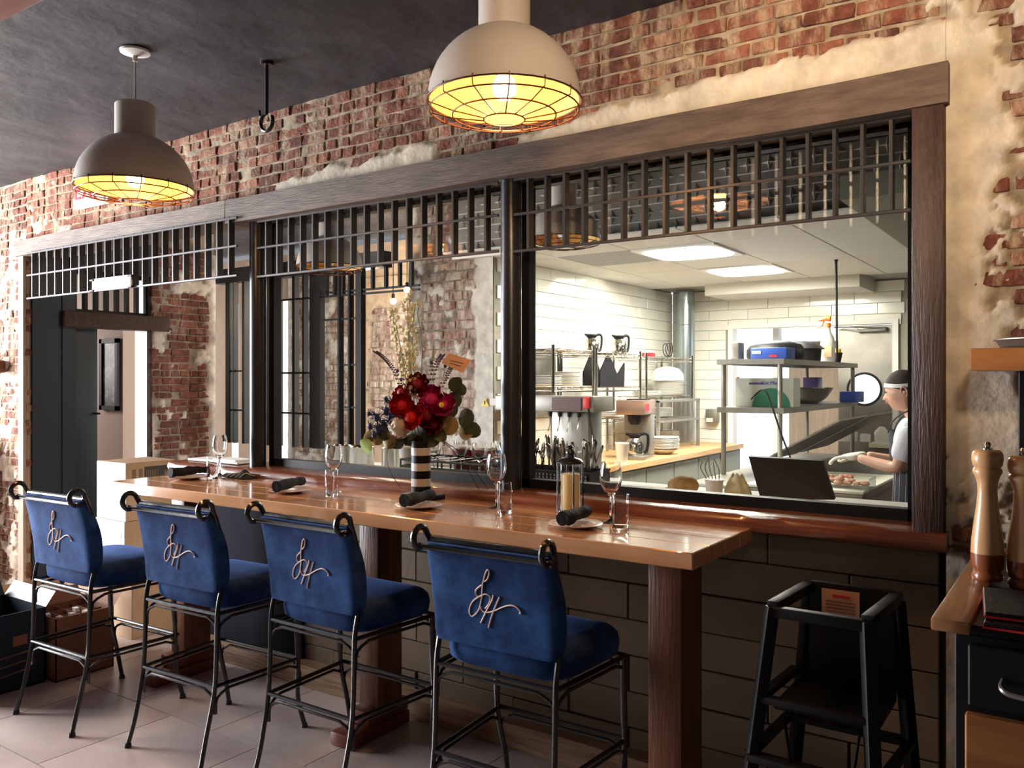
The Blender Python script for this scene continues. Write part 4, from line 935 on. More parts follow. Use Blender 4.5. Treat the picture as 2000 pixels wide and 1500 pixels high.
t = openbox('divided_carton', 'open brown bottle carton with cardboard dividers, between the first stool legs', -4.68, -4.36, 2.21, 2.52, .325, m_cardd)
for i in range(1, 4):
    b = MB(); b.box(-4.67, -4.37, 2.21 + i * .077, 2.213 + i * .077, .05, .31); b.build('divider', m_cardd, t, smooth=0, world=True)
for i in range(1, 3):
    b = MB(); b.box(-4.68 + i * .106, -4.677 + i * .106, 2.22, 2.51, .05, .31); b.build('divider', m_cardd, t, smooth=0, world=True)
for i, (x, y) in enumerate(((-4.62, 2.26), (-4.52, 2.25), (-4.42, 2.26), (-4.52, 2.40), (-4.42, 2.40), (-4.43, 2.33))):
    b = MB(); b.box(-.016, .016, -.012, .012, 0, .05, jit=.004); b.build('paper_fold', m_matwhite, t, smooth=0).location = (x - t.location.x, y - t.location.y, .27)
t = openbox('black_print_carton', 'open dark blue-black carton with pale printing, cut off by the left frame edge', -4.86, -4.42, 1.80, 2.19, .385, m_navy)
b = MB()
for i in range(3): b.tube([(-4.4185, 1.93 + .01 * i, .17 - i * .045), (-4.4185, 2.15 - .02 * i, .185 - i * .045)], .004, 4)
b.box(-4.42, -4.4185, 2.03, 2.10, .22, .27); b.build('pale_print', m_cardd, t, smooth=0, world=True)
t = openbox('low_carton', 'open tan carton standing behind the divided carton by the door jamb', -5.10, -4.74, 2.30, 2.62, .30, m_card)
# ---- left edge of the picture: bracket shelf and sideboard
g = thing('wall_shelf', 'short dark wooden shelf on an iron bracket at the left edge of the brick wall', 'shelf', (-6.75, WY - .13, 1.60))
MB().box(-.45, .35, -.10, .12, 0, .09, bev=.008).build('shelf_board', m_tleg, g)
b = MB(); b.tube([(.2, .11, -.01), (.2, .11, -.34), (.2, .10, -.36)], .008, 6); b.tube([(.2, .11, -.34), (.2, .02, -.30), (.2, -.08, -.02)], .008, 6); b.build('bracket', m_iron, g)
g = thing('side_cabinet', 'brown wooden cabinet at the far left edge beside the brick wall', 'cabinet', (-6.95, 2.68, 0))
MB().box(-.40, .36, -.2, .2, 0, 1.10, bev=.005).build('body', m_tleg, g); MB().box(-.42, .38, -.22, .2, 1.10, 1.13, bev=.004).build('top', m_redwood, g)
# ---- high chair
g = thing('high_chair', 'black wooden restaurant high chair with a safety label, under the window on the right', 'high chair', (-.60, 2.48, 0))
def wb(nm, p, q, w_, d_, m=m_black, bev=.004):
    p, q = Vector(p), Vector(q); d = q - p; b = MB(); b.box(-w_ / 2, w_ / 2, -d_ / 2, d_ / 2, 0, d.length, bev=bev, M=Matrix.Translation(p) @ d.to_track_quat('Z', 'Y').to_matrix().to_4x4()); return b.build(nm, m, g, world=True)
FL, FR, BL, BRr = (-.735, 2.35), (-.485, 2.35), (-.705, 2.62), (-.46, 2.62); HZ = .915
for (x, y), (dx, dy) in ((FL, (-.10, -.07)), (FR, (.05, -.07)), (BL, (-.10, .08)), (BRr, (.06, .08))): wb('leg', (x + dx, y + dy, 0), (x, y, HZ), .034, .034)
wb('front_rail', (FL[0], 2.35, HZ - .012), (FR[0], 2.35, HZ - .012), .030, .030)
wb('side_rail', (*FL, HZ), (*BL, HZ + .01), .034, .030); wb('side_rail', (*FR, HZ), (*BRr, HZ + .01), .034, .030)
b = MB(); b.box(-.705, -.46, 2.60, 2.622, .62, .945, bev=.01); b.build('back_panel', m_black, g, world=True)
b = MB(); b.box(-.74, -.46, 2.37, 2.60, .62, .640, bev=.006); b.build('seat_board', m_black, g, world=True)
wb('crossbar', (-.765, 2.33, .66), (-.47, 2.33, .66), .03, .02); wb('crossbar', (-.79, 2.31, .50), (-.455, 2.31, .50), .045, .02); wb('crossbar', (-.79, 2.66, .5), (-.43, 2.66, .5), .045, .02); wb('crossbar', (-.81, 2.30, .22), (-.44, 2.30, .22), .04, .02)
wb('side_bar', (-.79, 2.31, .5), (-.78, 2.66, .5), .03, .02); wb('side_bar', (-.455, 2.31, .5), (-.43, 2.66, .5), .03, .02); wb('side_bar', (-.765, 2.33, .66), (-.75, 2.63, .66), .03, .02)
b = MB(); b.tube(smooth_curve([(-.70, 2.34, .62), (-.66, 2.31, .45), (-.62, 2.31, .40), (-.58, 2.31, .46), (-.55, 2.31, .40), (-.52, 2.31, .47), (-.50, 2.33, .62)], 6), .011, 6, flat=.3); b.build('safety_strap', m_leather, g, world=True)
q0, q1, = W(1604, 1212, Y=2.585), W(1678, 1166, Y=2.585)
b = MB(); b.box(q0.x, q1.x, 2.590, 2.594, q0.z + .004, q1.z + .010); l = b.build('safety_label', m_paper, g, smooth=0, world=True)
b = MB(); b.box((q0.x * .7 + q1.x * .3), (q0.x * .25 + q1.x * .75), 2.587, 2.590, q1.z - .012, q1.z - .004); b.build('red_heading', m_red, l, smooth=0).location = -g.location
b = MB()
for i in range(5): b.box(q0.x + .012, q1.x - .012, 2.588, 2.590, q1.z - .026 - i * .010, q1.z - .023 - i * .010)
b.build('text_lines', m_cardd, l, smooth=0).location = -g.location
# ---- service station on the right
SXo, SYo = -.251, 1.763
g = thing('service_station', 'black service cabinet with amber wood edge and drawer at the right edge', 'cabinet', (.3, 2.3, 0))
def gb(nm, x0, x1, y0, y1, z0, z1, m, bev=.003, par=None): b = MB(); b.box(x0, x1, y0, y1, z0, z1, bev=bev); return b.build(nm, m, par or g, world=True) if par is None else b.build(nm, m, par, world=True)
gb('body', -.215, 1.1, SYo + .035, 2.86, 0, 1.07, m_black); gb('work_surface', -.19, 1.1, SYo + .03, 2.86, 1.07, 1.088, m_leather)
gb('edge_board', SXo, -.185, SYo, 2.60, 1.075, 1.100, m_edgewood, .004)
gb('drawer_front', -.19, .4, SYo + .015, SYo + .035, .94, 1.055, m_black, .003); gb('lower_panel', -.195, .5, SYo + .012, SYo + .036, .30, .925, m_cabwood, .003)
b = MB(); hp = W(1958, 1345, Y=SYo); b.tube(smooth_curve([(hp.x, SYo + .02, hp.z + .01), (hp.x, SYo - .02, hp.z + .006), (hp.x + .02, SYo - .03, hp.z), (hp.x + .08, SYo - .03, hp.z), (hp.x + .10, SYo + .02, hp.z + .01)], 5), .005, 8); b.build('drawer_handle', m_steeld, g, world=True)
def menu(label, z, y0, rot, x0):
    t = thing('menu_folder', label, 'menu', (x0, y0, z), R(rot)); MB().box(0, .30, 0, .22, .004, .012, bev=.002).build('cover', m_leather, t); MB().box(-.001, .301, -.001, .221, .001, .005).build('red_edge', m_red, t, smooth=0); MB().box(0, .3, 0, .22, 0, .0015).build('back_cover', m_leather, t, smooth=0)
menu('black menu folder with a red edge, lying uppermost before the pepper mills', 1.103, 1.80, 6, -.165)
menu('black menu folder with a red edge, the lower one at the cabinet front', 1.089, 1.775, 0, -.165)
pprof = [(0, 0), (.030, 0), (.032, .006), (.031, .014), (.0275, .020), (.031, .026), (.0335, .036), (.034, .060), (.0325, .090), (.028, .125), (.0225, .165), (.020, .195), (.0205, .215), (.025, .232), (.0305, .243), (.0285, .250), (.026, .252), (.030, .258), (.0325, .270), (.0315, .284), (.025, .292), (0, .293)]
for x, y, wh in ((-.193, 2.17, 'left of the two'), (-.124, 2.185, 'right of the two, cut by the frame')):
    t = thing('pepper_mill', 'tall turned wooden pepper mill on the cabinet, ' + wh, 'pepper mill', (x, y, 1.10 if x < -.185 + 0 else 1.0885))
    b = MB(); b.lathe(pprof[7:], 32); b.build('body', m_pepper, t, smooth=50); b = MB(); b.lathe(pprof[:8], 32); b.build('base', mat('reddish_turned_wood', (.25, .075, .03), .3, coat=.5), t, smooth=50)
    b = MB(); b.lathe([(0, .292), (.010, .292), (.010, .296), (.006, .298), (.008, .304), (.005, .310), (0, .311)], 16); b.build('knob', m_chrome, t)
# shelf with pan
s0 = W(1895, 700, Y=2.62)
g = thing('timber_shelf', 'thick reddish timber wall shelf on a black upright, right of the window', 'shelf', (s0.x, 2.62, 1.575))
MB().box(0, .9, 0, .26, 0, .062, bev=.004).build('shelf_board', m_cabwood, g); b = MB(); ux = W(1990, 780, Y=2.86).x - s0.x; b.box(ux, ux + .05, .22, .27, -.30, 0, bev=.003); b.build('upright', m_black, g)
b = MB(); b.lathe([(0, 0), (.13, 0), (.142, .006), (.15, .022), (.158, .024), (.158, .027), (.148, .026), (.138, .010), (0, .004)], 40); o = b.build('metal_pan', m_steeld, loc=(s0.x + .20, 2.77, 1.6375), smooth=60); tag(o, 'shallow round grey metal pan on the timber shelf', 'pan')
# ================================================================== KITCHEN CONTENTS
# butcher-block counter along the left wall
CX1 = -2.83; KC = .92
g = thing('kitchen_counter', 'long butcher-block topped counter along the white tiled kitchen wall', 'counter', (-3.2, 6.3, 0))
MB().box(-3.59, CX1 - .04, 4.4, 8.15, .10, KC - .045).build('base_cabinet', m_cabinet, g, smooth=0, world=True)
for i in range(7): MB().box(CX1 - .04, CX1 - .032, 4.42 + i * .53, 4.93 + i * .53, .16, KC - .06, bev=.003).build('door_panel', m_cabinet, g, world=True)
for i in range(7): MB().box(-3.59 + i * .108, -3.59 + i * .108 + .1075, 4.4, 8.15, KC - .045, KC, bev=.0015).build('top_stave', m_butcher, g, world=True)
# narrow pass counter right behind the window
PZ = 1.052
g = thing('pass_counter', 'pale counter ledge just inside the kitchen window', 'counter', (-2.0, 3.4, 0))
MB().box(-3.68, -.5, WY + .26, 3.72, PZ - .04, PZ, bev=.004).build('ledge', m_matwhite, g, world=True); MB().box(-3.66, -.52, WY + .26, 3.70, 0, PZ - .04).build('base', m_cabinet, g, smooth=0, world=True)
# ---- wire shelf racks
def rack(label, y0, y1, zs, x0=-3.52, x1=-3.20, z0=KC):
    g = thing('wire_rack', label, 'rack', ((x0 + x1) / 2, (y0 + y1) / 2, z0)); top = zs[-1]
    for x in (x0, x1):
        for y in (y0, y1): MB().cyl((x, y, z0), (x, y, top + .03), .0125, n=10).build('post', m_chrome, g, world=True)
    for z in zs:
        b = MB()
        for dz in (0, -.032):
            b.tube([(x0, y0, z + dz), (x1, y0, z + dz), (x1, y1, z + dz), (x0, y1, z + dz)], .004, 5, closed=True)
        for xa, ya, xb, yb in ((x1, y0, x1, y1), (x0, y0, x1, y0), (x0, y1, x1, y1)):
            n = max(2, int(math.hypot(xb - xa, yb - ya) / .045)); b.tube([(xa + (xb - xa) * i / n, ya + (yb - ya) * i / n, z - .032 * (i % 2)) for i in range(n + 1)], .0022, 4)
        n = int((y1 - y0) / .03)
        for i in range(1, n): y = y0 + (y1 - y0) * i / n; b.tube([(x0, y, z), (x1, y, z)], .0022, 4)
        b.build('wire_shelf', m_chrome, g, world=True)
rack('chrome wire shelf rack on the counter, left one, holding plates and a black holder', 5.16, 5.76, (1.50, 1.775))
rack('chrome wire shelf rack on the counter, middle one, under the steel jugs', 5.80, 6.58, (1.24, 1.49, 1.765))
rack('chrome wire shelf rack on the counter, farthest, by the round duct', 6.70, 7.72, (1.40, 1.755))
rk = bpy.data.objects['wire_rack']; MB().box(-3.58, -3.572, 5.10, 5.80, 1.26, 1.79).build('back_sheet', m_steeld, rk, smooth=0, world=True)
# ---- plates
def plates(label, x, y, z, n, r=.12, step=.0105, grp='stacked white plates'):
    pr = [(0, .004), (r * .55, .004), (r * .7, .008), (r, .016), (r * 1.01, .019), (r, .0205), (r * .72, .0125), (r * .55, .0085), (0, .0085)]
    b = MB(); b.lathe(pr, 32, (0, 0, -.004)); me = None
    for i in range(n):
        o = b.build('plate', m_white, loc=(x, y, z), smooth=60) if i == 0 else bpy.data.objects.new('plate', me)
        if i: COL.objects.link(o); o.location = (x + random.uniform(-.003, .003), y + random.uniform(-.003, .003), z + i * step)
        me = o.data; tag(o, label, 'plate', grp + ' ' + label.split('stack ')[-1])
plates('white plate in the low stack on the left wire rack', -3.36, 5.32, 1.503, 7)
plates('white plate in the taller stack on the left wire rack', -3.36, 5.60, 1.503, 10)
plates('white plate in the stack on the farthest wire rack', -3.33, 7.46, 1.403, 13, .15)
plates('white plate in the second stack on the farthest wire rack', -3.33, 6.98, 1.403, 4, .13)
plates('white plate in the stack at the counter edge beside the coffee brewer', -3.00, 6.62, KC + .045, 9, .135)
plates('white plate in the lower stack behind the glass shield', -3.30, 7.30, KC, 14, .14)
plates('white plate in the stack on the shelf behind the glass shield', -3.36, 7.30, 1.20, 8, .13)
plates('white plate in the small stack on the middle wire rack', -3.36, 6.2, 1.243, 4, .13)
b = MB(); b.lathe([(0, 0), (.06, 0), (.11, .035), (.125, .042), (.12, .044), (.05, .01), (0, .008)], 28); o = b.build('serving_bowl', m_white, loc=(-3.00, 6.62, KC), smooth=60); tag(o, 'white bowl at the bottom of the plate stack beside the brewer', 'bowl')
b = MB(); b.lathe([(.155, 0), (.15, .06), (.11, .11), (.05, .13), (0, .135)], 28); o = b.build('dish_cover', m_frost, loc=(-3.33, 7.44, 1.545), smooth=60); tag(o, 'pale domed cover on the plates of the farthest wire rack', 'cover')
g = thing('glass_shield', 'steel-framed glass shield in front of stacked plates on the counter', 'shield', (-3.1, 7.1, KC))
for y in (6.72, 7.62): MB().box(-3.115, -3.085, y, y + .02, KC, 1.37).build('upright', m_steel, g, smooth=0, world=True)
MB().box(-3.115, -3.085, 6.72, 7.64, 1.35, 1.375, bev=.003).build('top_bar', m_steel, g, world=True); MB().box(-3.11, -3.09, 6.72, 7.64, 1.17, 1.19, bev=.003).build('middle_bar', m_steel, g, world=True)
MB().box(-3.102, -3.098, 6.74, 7.62, .95, 1.35).build('glass', m_pane, g, smooth=0, world=True); MB().box(-3.55, -3.13, 6.72, 7.6, 1.185, 1.198).build('shelf', m_steel, g, smooth=0, world=True)
# ---- black folded holder
g = thing('black_holder', 'black notched napkin holder on the middle wire rack', 'holder', (-3.33, 6.14, 1.493))
for dx, m_, s in ((.09, m_black, 1), (-.06, m_black, 1.08)):
    MB().prism([(-.22, 0), (.20, 0), (.21, .20 * s), (.08, .10), (-.05, .25 * s), (-.10, .25 * s), (-.22, .12)], dx, dx + .012, 'yz').build('panel', m_, g, smooth=0)
MB().box(-.05, .10, -.21, .20, 0, .012).build('bottom', m_black, g, smooth=0)
# ---- steel jugs
def jug(label, x, y, z, s=1.0, rz=0.):
    g = thing('steel_jug', label, 'jug', (x, y, z), R(rz))
    b = MB(); b.lathe([(r * s, h * s) for r, h in [(0, 0), (.062, 0), (.066, .006), (.068, .03), (.067, .075), (.058, .105), (.040, .125), (.034, .135), (0, .135)]], 28); b.build('body', m_chrome, g, smooth=60)
    b = MB(); b.lathe([(r * s, h * s) for r, h in [(.036, .130), (.046, .140), (.046, .152), (.030, .160), (0, .161)]], 20); b.tube([(-.03 * s, 0, .148 * s), (-.066 * s, 0, .158 * s)], [.014 * s, .008 * s], 8); b.build('lid', m_black, g, smooth=60)
    b = MB(); b.tube(smooth_curve([Vector(p) * s for p in ((.035, 0, .148), (.075, 0, .160), (.098, 0, .145), (.100, 0, .09), (.088, 0, .03), (.068, 0, .025))], 5), .0085 * s, 8, flat=1.3); b.build('handle', m_black, g)
jug('steel coffee jug with orange-brown lid standing on the wire rack, left of the pair', -3.34, 5.98, 1.768, .95, 60)
jug('steel coffee jug with curved black handle standing on the wire rack, right of the pair', -3.30, 6.38, 1.768, 1.0, 60)
# ---- small things on the top of the racks
for i, (x, y) in enumerate(((-3.36, 5.28), (-3.36, 5.42), (-3.36, 5.62))):
    b = MB(); b.lathe([(0, 0), (.030, 0), (.036, .07), (.033, .07), (.028, .005), (0, .004)], 20); o = b.build('small_jar', m_glass, loc=(x, y, 1.778)); tag(o, ('leftmost', 'middle', 'rightmost')[i] + ' of three small clear jars on the left wire rack', 'jar')
b = MB(); b.tube([Vector((0, .07 * math.cos(a) * (1 - a * .01), .06 + .06 * math.sin(a))) + Vector((a * .004, 0, 0)) for a in [i * .35 for i in range(42)]], .004, 6); o = b.build('black_cable', m_black, loc=(-3.24, 7.18, 1.765)); tag(o, 'coiled black cable hanging at the top of the farthest rack', 'cable')
g = thing('red_gadget', 'small red and white kitchen gadget on top of the farthest rack', 'gadget', (-3.28, 6.92, 1.758)); MB().box(-.04, .04, -.06, .06, 0, .035, bev=.006).build('red_body', m_red, g); b = MB(); b.lathe([(0, .035), (.05, .037), (.04, .055), (0, .06)], 18); b.build('white_lid', m_white, g)
# ---- drinks dispenser
g = thing('drinks_dispenser', 'steel drinks dispenser with four taps on the kitchen counter', 'dispenser', (-2.93, 4.92, KC))
MB().box(-3.08, -2.79, 4.95, 5.14, KC, 1.33, bev=.004).build('body', m_steeld, g, world=True); MB().box(-3.50, -2.70, 4.86, 5.14, 1.335, 1.44, bev=.006).build('top_housing', m_steeld, g, world=True)
MB().box(-3.02, -2.79, 4.852, 4.862, 1.345, 1.43, bev=.002).build('control_panel', mat('dark_red_panel', (.09, .035, .03), .4), g, world=True)
l = MB().box(-2.775, -2.725, 4.848, 4.861, 1.36, 1.435, bev=.008).build('red_tag', m_red, g, world=True); 
for i in range(4):
    x = -3.06 + i * .075; b = MB(); b.cyl((x, 4.90, 1.335), (x, 4.90, 1.30), .016, .012, 10); b.build('tap', m_black, g, world=True); b = MB(); b.tube([(x, 4.90, 1.30), (x + .005, 4.885, 1.25), (x - .004, 4.875, 1.20)], .004, 6); b.build('tap_lever', m_chrome, g, world=True)
MB().box(-3.08, -2.79, 4.80, 4.95, KC, KC + .03, bev=.004).build('drip_tray', m_steeld, g, world=True)
b = MB(); b.tube(smooth_curve([(-2.74, 4.86, 1.36), (-2.70, 4.84, 1.2), (-2.68, 4.84, 1.05), (-2.66, 4.86, .95)], 6), .006, 6); b.build('hose', m_black, g, world=True)
# ---- coffee brewer
g = thing('coffee_brewer', 'steel coffee brewer holding a jug, on the butcher-block counter', 'coffee machine', (-3.01, 6.13, KC), R(12))
MB().box(-.12, .10, -.18, .20, 0, .028, bev=.004).build('base', m_steeld, g); MB().box(-.12, .10, .06, .20, .028, .40, bev=.005).build('tower', m_steel, g)
MB().box(-.125, .105, -.17, .205, .355, .47, bev=.006).build('head', mat('warm_steel', (.40, .26, .20), .3, metal=.7), g); MB().box(-.06, .10, -.10, .05, .470, .478, bev=.002).build('lid', m_black, g)
b = MB(); b.lathe([(0, .275), (.035, .275), (.052, .300), (.060, .350), (.060, .358), (0, .358)], 24, (0, -.07, 0)); b.tube([(0, -.12, .33), (0, -.17, .33)], .010, 6); b.build('brew_basket', m_black, g)
MB().box(.104, .108, -.14, -.02, .385, .44).build('red_switch', m_red, g, smooth=0)
jug('steel coffee jug standing in the coffee brewer', -2.995, 6.06, KC + .03, 1.08, 35)
# ---- frosted cup
b = MB(); b.lathe([(0, 0), (.038, 0), (.050, .150), (.054, .152), (.054, .158), (.047, .157), (.036, .004), (0, .004)], 28); o = b.build('plastic_cup', m_frost, loc=(-2.90, 5.66, KC), smooth=60); tag(o, 'frosted plastic quart cup at the near end of the butcher-block counter', 'cup')
# ---- wall dispenser, duct
g = thing('soap_dispenser', 'small dark dispenser on the tiled back wall beside the door', 'dispenser', W(1395, 812, Y=KY)); MB().box(-.06, .06, -.09, -.002, -.07, .07, bev=.01).build('housing', m_steeld, g); MB().box(-.05, .02, -.095, -.088, -.06, -.02).build('window', m_white, g, smooth=0)
b = MB(); b.cyl((-3.37, 7.96, KC), (-3.37, 7.96, KZ - .02), .095, n=32); b.build('pipe', m_pipe).name = 'round_duct'
o = bpy.data.objects['round_duct']; tag(o, 'shiny round metal duct in the corner of the tiled kitchen', 'duct')
for z in (1.5, 2.1): b = MB(); b.tube([(-3.37 + .097 * math.cos(a), 7.96 + .097 * math.sin(a), z) for a in [i * math.pi / 12 for i in range(24)]], .004, 5, closed=True); b.build('seam_ring', m_pipe, o)
# ---- cutlery
g = thing('cutlery_tray', 'black perforated tray full of cutlery just inside the window', 'tray', (-2.13, 3.40, PZ))
b = MB(); 
for (a0, a1, b0, b1) in ((-.27, .27, -.10, -.094), (-.27, .27, .094, .10), (-.27, -.264, -.1, .1), (.264, .27, -.1, .1)): b.box(a0, a1, b0, b1, 0, .075)
b.box(-.27, .27, -.1, .1, 0, .006); b.tube([(-.27, -.1, .075), (.27, -.1, .075), (.27, .1, .075), (-.27, .1, .075)], .006, 6, closed=True); b.build('basket', m_black, g, smooth=0)
b = MB()
for i in range(26):
    for j in range(4): b.cyl((-.255 + i * .0205, -.1005, .018 + j * .014), (-.255 + i * .0205, -.1035, .018 + j * .014), .0045, n=6)
stuff(b.build('perforations', m_steeld, g))
def utensil(kind):
    b = MB()
    if kind == 0: b.tube([(0, 0, 0), (0, 0, .12), (0, .004, .14), (0, .008, .16), (0, .008, .185), (0, .004, .20)], [.004, .003, .004, .012, .014, .006], 8, flat=.3)
    elif kind == 1:
        b.tube([(0, 0, 0), (0, 0, .12), (0, .003, .145)], [.004, .003, .010], 6, flat=.3)
        for k in range(4): b.tube([((k - 1.5) * .005, .003, .145), ((k - 1.5) * .0055, .006, .19)], .0013, 4)
    else: b.tube([(0, 0, 0), (0, 0, .10), (0, 0, .12), (.003, 0, .20), (.002, 0, .215)], [.006, .005, .009, .009, .003], 6, flat=.25)
    me = bpy.data.meshes.new('utensil'); bmesh.ops.recalc_face_normals(b.bm, faces=b.bm.faces); b.bm.to_mesh(me); b.bm.free(); me.materials.append(m_cut); me.shade_smooth(); return me
m_cut = mat('worn_cutlery', (.36, .33, .30), .25, metal=1.)
UT = [utensil(k) for k in range(3)]; nm_ = ('spoon', 'fork', 'knife'); random.seed(3)
for cx, cnt in ((-.22, 12), (-.13, 10), (-.02, 12), (.09, 12), (.21, 12)):
    for k in range(cnt):
        kd = random.randrange(3); o = bpy.data.objects.new(nm_[kd], UT[kd]); COL.objects.link(o)
        o.location = (-2.13 + cx + random.uniform(-.03, .03), 3.40 + random.uniform(-.06, .06), PZ + .008); o.rotation_euler = (random.uniform(-.3, .3), random.uniform(-.35, .35), random.uniform(0, 6.28)); o.scale = (1, 1, random.uniform(.9, 1.12))
        tag(o, 'upright steel ' + nm_[kd] + ' in the black cutlery tray behind the window', nm_[kd], ('spoons', 'forks', 'knives')[kd] + ' standing in the cutlery tray')
# ---- things along the ledge behind the bouquet
for i, (px, wh) in enumerate(((668, 'leftmost'), (706, 'second'), (765, 'third, by the container'))):
    p = W(px, 890, Y=3.42); b = MB(); r = .072 if i == 1 else .055
    b.lathe([(0, 0), (r * .96, 0), (r, .006), (r, .118), (r * 1.06, .122), (r * 1.04, .125), (r * .96, .118), (r * .94, .006), (0, .004)], 30); o = b.build('steel_pot', m_chrome, loc=(p.x, 3.42, PZ), smooth=50); tag(o, 'polished steel pot behind the window, ' + wh + ' in the row', 'pot')
p = W(799, 890, Y=3.40); b = MB(); b.lathe([(0, 0), (.045, 0), (.055, .13), (.057, .135), (.052, .135), (.042, .004), (0, .004)], 28); o = b.build('white_container', m_frost, loc=(p.x, 3.4, PZ), smooth=60); tag(o, 'white plastic container on the ledge, seen just left of the striped vase', 'container')
g = thing('glass_rack', 'dark green wire glass rack on the ledge behind the striped vase', 'rack', (-2.66, 3.42, PZ)); m_rk = mat('dark_green_plastic', (.02, .035, .03), .4)
b = MB()
for z in (.01, .05, .085): b.tube([(-.30, -.15, z), (.25, -.15, z), (.25, .15, z), (-.30, .15, z)], .006, 6, closed=True)
for i in range(7):
    x = -.30 + i * .0917; b.tube([(x, -.15, .0), (x, -.15, .085)], .005, 5); b.tube([(x, .15, .0), (x, .15, .085)], .005, 5); b.tube([(x, -.15, .085), (x, .15, .085)], .003, 5)
b.box(-.3, .25, -.15, .15, 0, .008); b.build('rack_frame', m_rk, g)
for i, dx in enumerate((-.20, -.06, .10, .18)):
    b = MB(); o_ = [(0, .0), (.034, .0), (.035, .003), (.005, .012), (.004, .07), (.030, .095), (.040, .13), (.036, .17), (.0345, .17), (.038, .13), (.028, .098), (0, .08)]; b.lathe([(r, h) for r, h in o_], 26)
    o = b.build('wine_glass', m_glass, loc=(-2.66 + dx, 3.42 + .05 * (i % 2), PZ + .009), smooth=60); tag(o, 'short wine glass standing in the green rack, ' + ('leftmost', 'second from left', 'third from left', 'rightmost')[i], 'glass')
for i, px in enumerate((911, 950)):
    p = W(px, 870, Y=3.68); g = thing('maroon_tub', 'round maroon tub with white lid left of the second post, ' + ('left' if i == 0 else 'right') + ' one', 'tub', (p.x, 3.66, PZ)); b = MB(); b.lathe([(0, 0), (.06, 0), (.072, .12), (0, .12)], 26); b.build('tub_body', m_maroon, g); b = MB(); b.lathe([(.076, .118), (.078, .124), (.074, .132), (0, .134)], 26); b.build('lid', m_white, g)
g = thing('blue_caddy', 'small blue plastic caddy of white packets on the kitchen counter', 'caddy', (-3.33, 4.72, KC)); MB().box(-.10, .05, -.05, .05, 0, .12, bev=.008).build('tray', m_clearblue, g); b = MB()
for i in range(9): b.box(-.09 + i * .02, -.078 + i * .02, -.03, .04, .02, .17 + .02 * (i % 3), jit=.004)
stuff(b.build('packets', m_matwhite, g, smooth=0))
# ---- bread, deli cup, bag, folded towel on the ledge
p = W(1335, 950, Y=3.45); b = MB()
def brd(u, v):
    a = 2 * math.pi * u; k = math.sin(math.pi * v); return (.062 * (v - .5) * 2.6 * (1 if abs(v - .5) < .5 else 1), 0, 0)
b.ball((0, 0, .036), .070, 20, (1.0, .8, .62)); 
for v in b.bm.verts: v.co += v.co.normalized() * noise.noise(v.co * 22) * .006; v.co.z = max(v.co.z, 0)
o = b.build('bread_loaf', m_bread, loc=(p.x, 3.45, PZ), smooth=80); tag(o, 'rounded crusty bread loaf on the ledge inside the kitchen window', 'bread')
p = W(1395, 950, Y=3.40); g = thing('deli_cup', 'clear lidded plastic cup with green chives on the window ledge', 'cup', (p.x, 3.40, PZ)); b = MB(); b.lathe([(0, 0), (.032, 0), (.038, .075), (.036, .075), (.030, .003), (0, .003)], 24); b.build('cup_body', m_frost, g, smooth=60)
b = MB(); b.lathe([(.040, .073), (.040, .079), (0, .080)], 24); b.build('lid', m_frost, g); b = MB()
for i in range(5): b.tube(smooth_curve([(.01 * (i - 2), .0, .06), (.02 * (i - 2) - .02, 0, .12), (.012 * (i - 2) - .03 + .01 * (i % 2), .01, .15 + .012 * (i % 3))], 5), .0022, 5)
b.build('chives', m_stem, g)
p = W(1440, 960, Y=3.42); b = MB()
def bag(u, v): a = 2 * math.pi * u; k = (1 - v * .25) * (1 + .12 * math.sin(5 * a + v * 4)); return (.060 * math.cos(a) * k * (1 - .5 * v ** 3), .035 * math.sin(a) * k * (1 - .8 * v ** 3), .10 * v + .01 * math.sin(3 * a) * v)
b.grid(bag, 24, 8, True); o = b.build('plastic_bag', mat('bag_film', (.70, .68, .55), .35, col2=(.45, .42, .15), nscale=14), loc=(p.x, 3.42, PZ), smooth=70); tag(o, 'clear plastic bag of food on the ledge beside the dark monitor', 'bag')
b = MB(); b.box(-.09, .09, -.05, .05, 0, .016, bev=.007); o = b.build('folded_towel', m_matwhite, loc=(W(1265, 950, Y=3.5).x, 3.5, PZ)); tag(o, 'folded white towel on the ledge left of the bread', 'towel')
# ---- dark monitor
q = [W(1462, 892, Y=3.36), W(1606, 900, Y=3.36), W(1630, 976, Y=3.26), W(1486, 976, Y=3.26)]
g = thing('order_monitor', 'black monitor seen from behind, leaning on the ledge inside the window', 'monitor', ((q[2].x + q[3].x) / 2, 3.29, PZ))
b = MB(); va = [b.bm.verts.new(v - g.location) for v in q]; vb = [b.bm.verts.new(v - g.location + Vector((0, .018, .004))) for v in q]; b._f(va); b._f(vb[::-1])
for i in range(4): b._f([va[i], va[(i + 1) % 4], vb[(i + 1) % 4], vb[i]])
b.build('panel', m_black, g, smooth=0)
b = MB(); b.box(-.05, .05, -.02, .08, 0, .008, bev=.003); b.box(-.02, .02, .0, .02, 0, .05); b.build('stand', m_black, g)
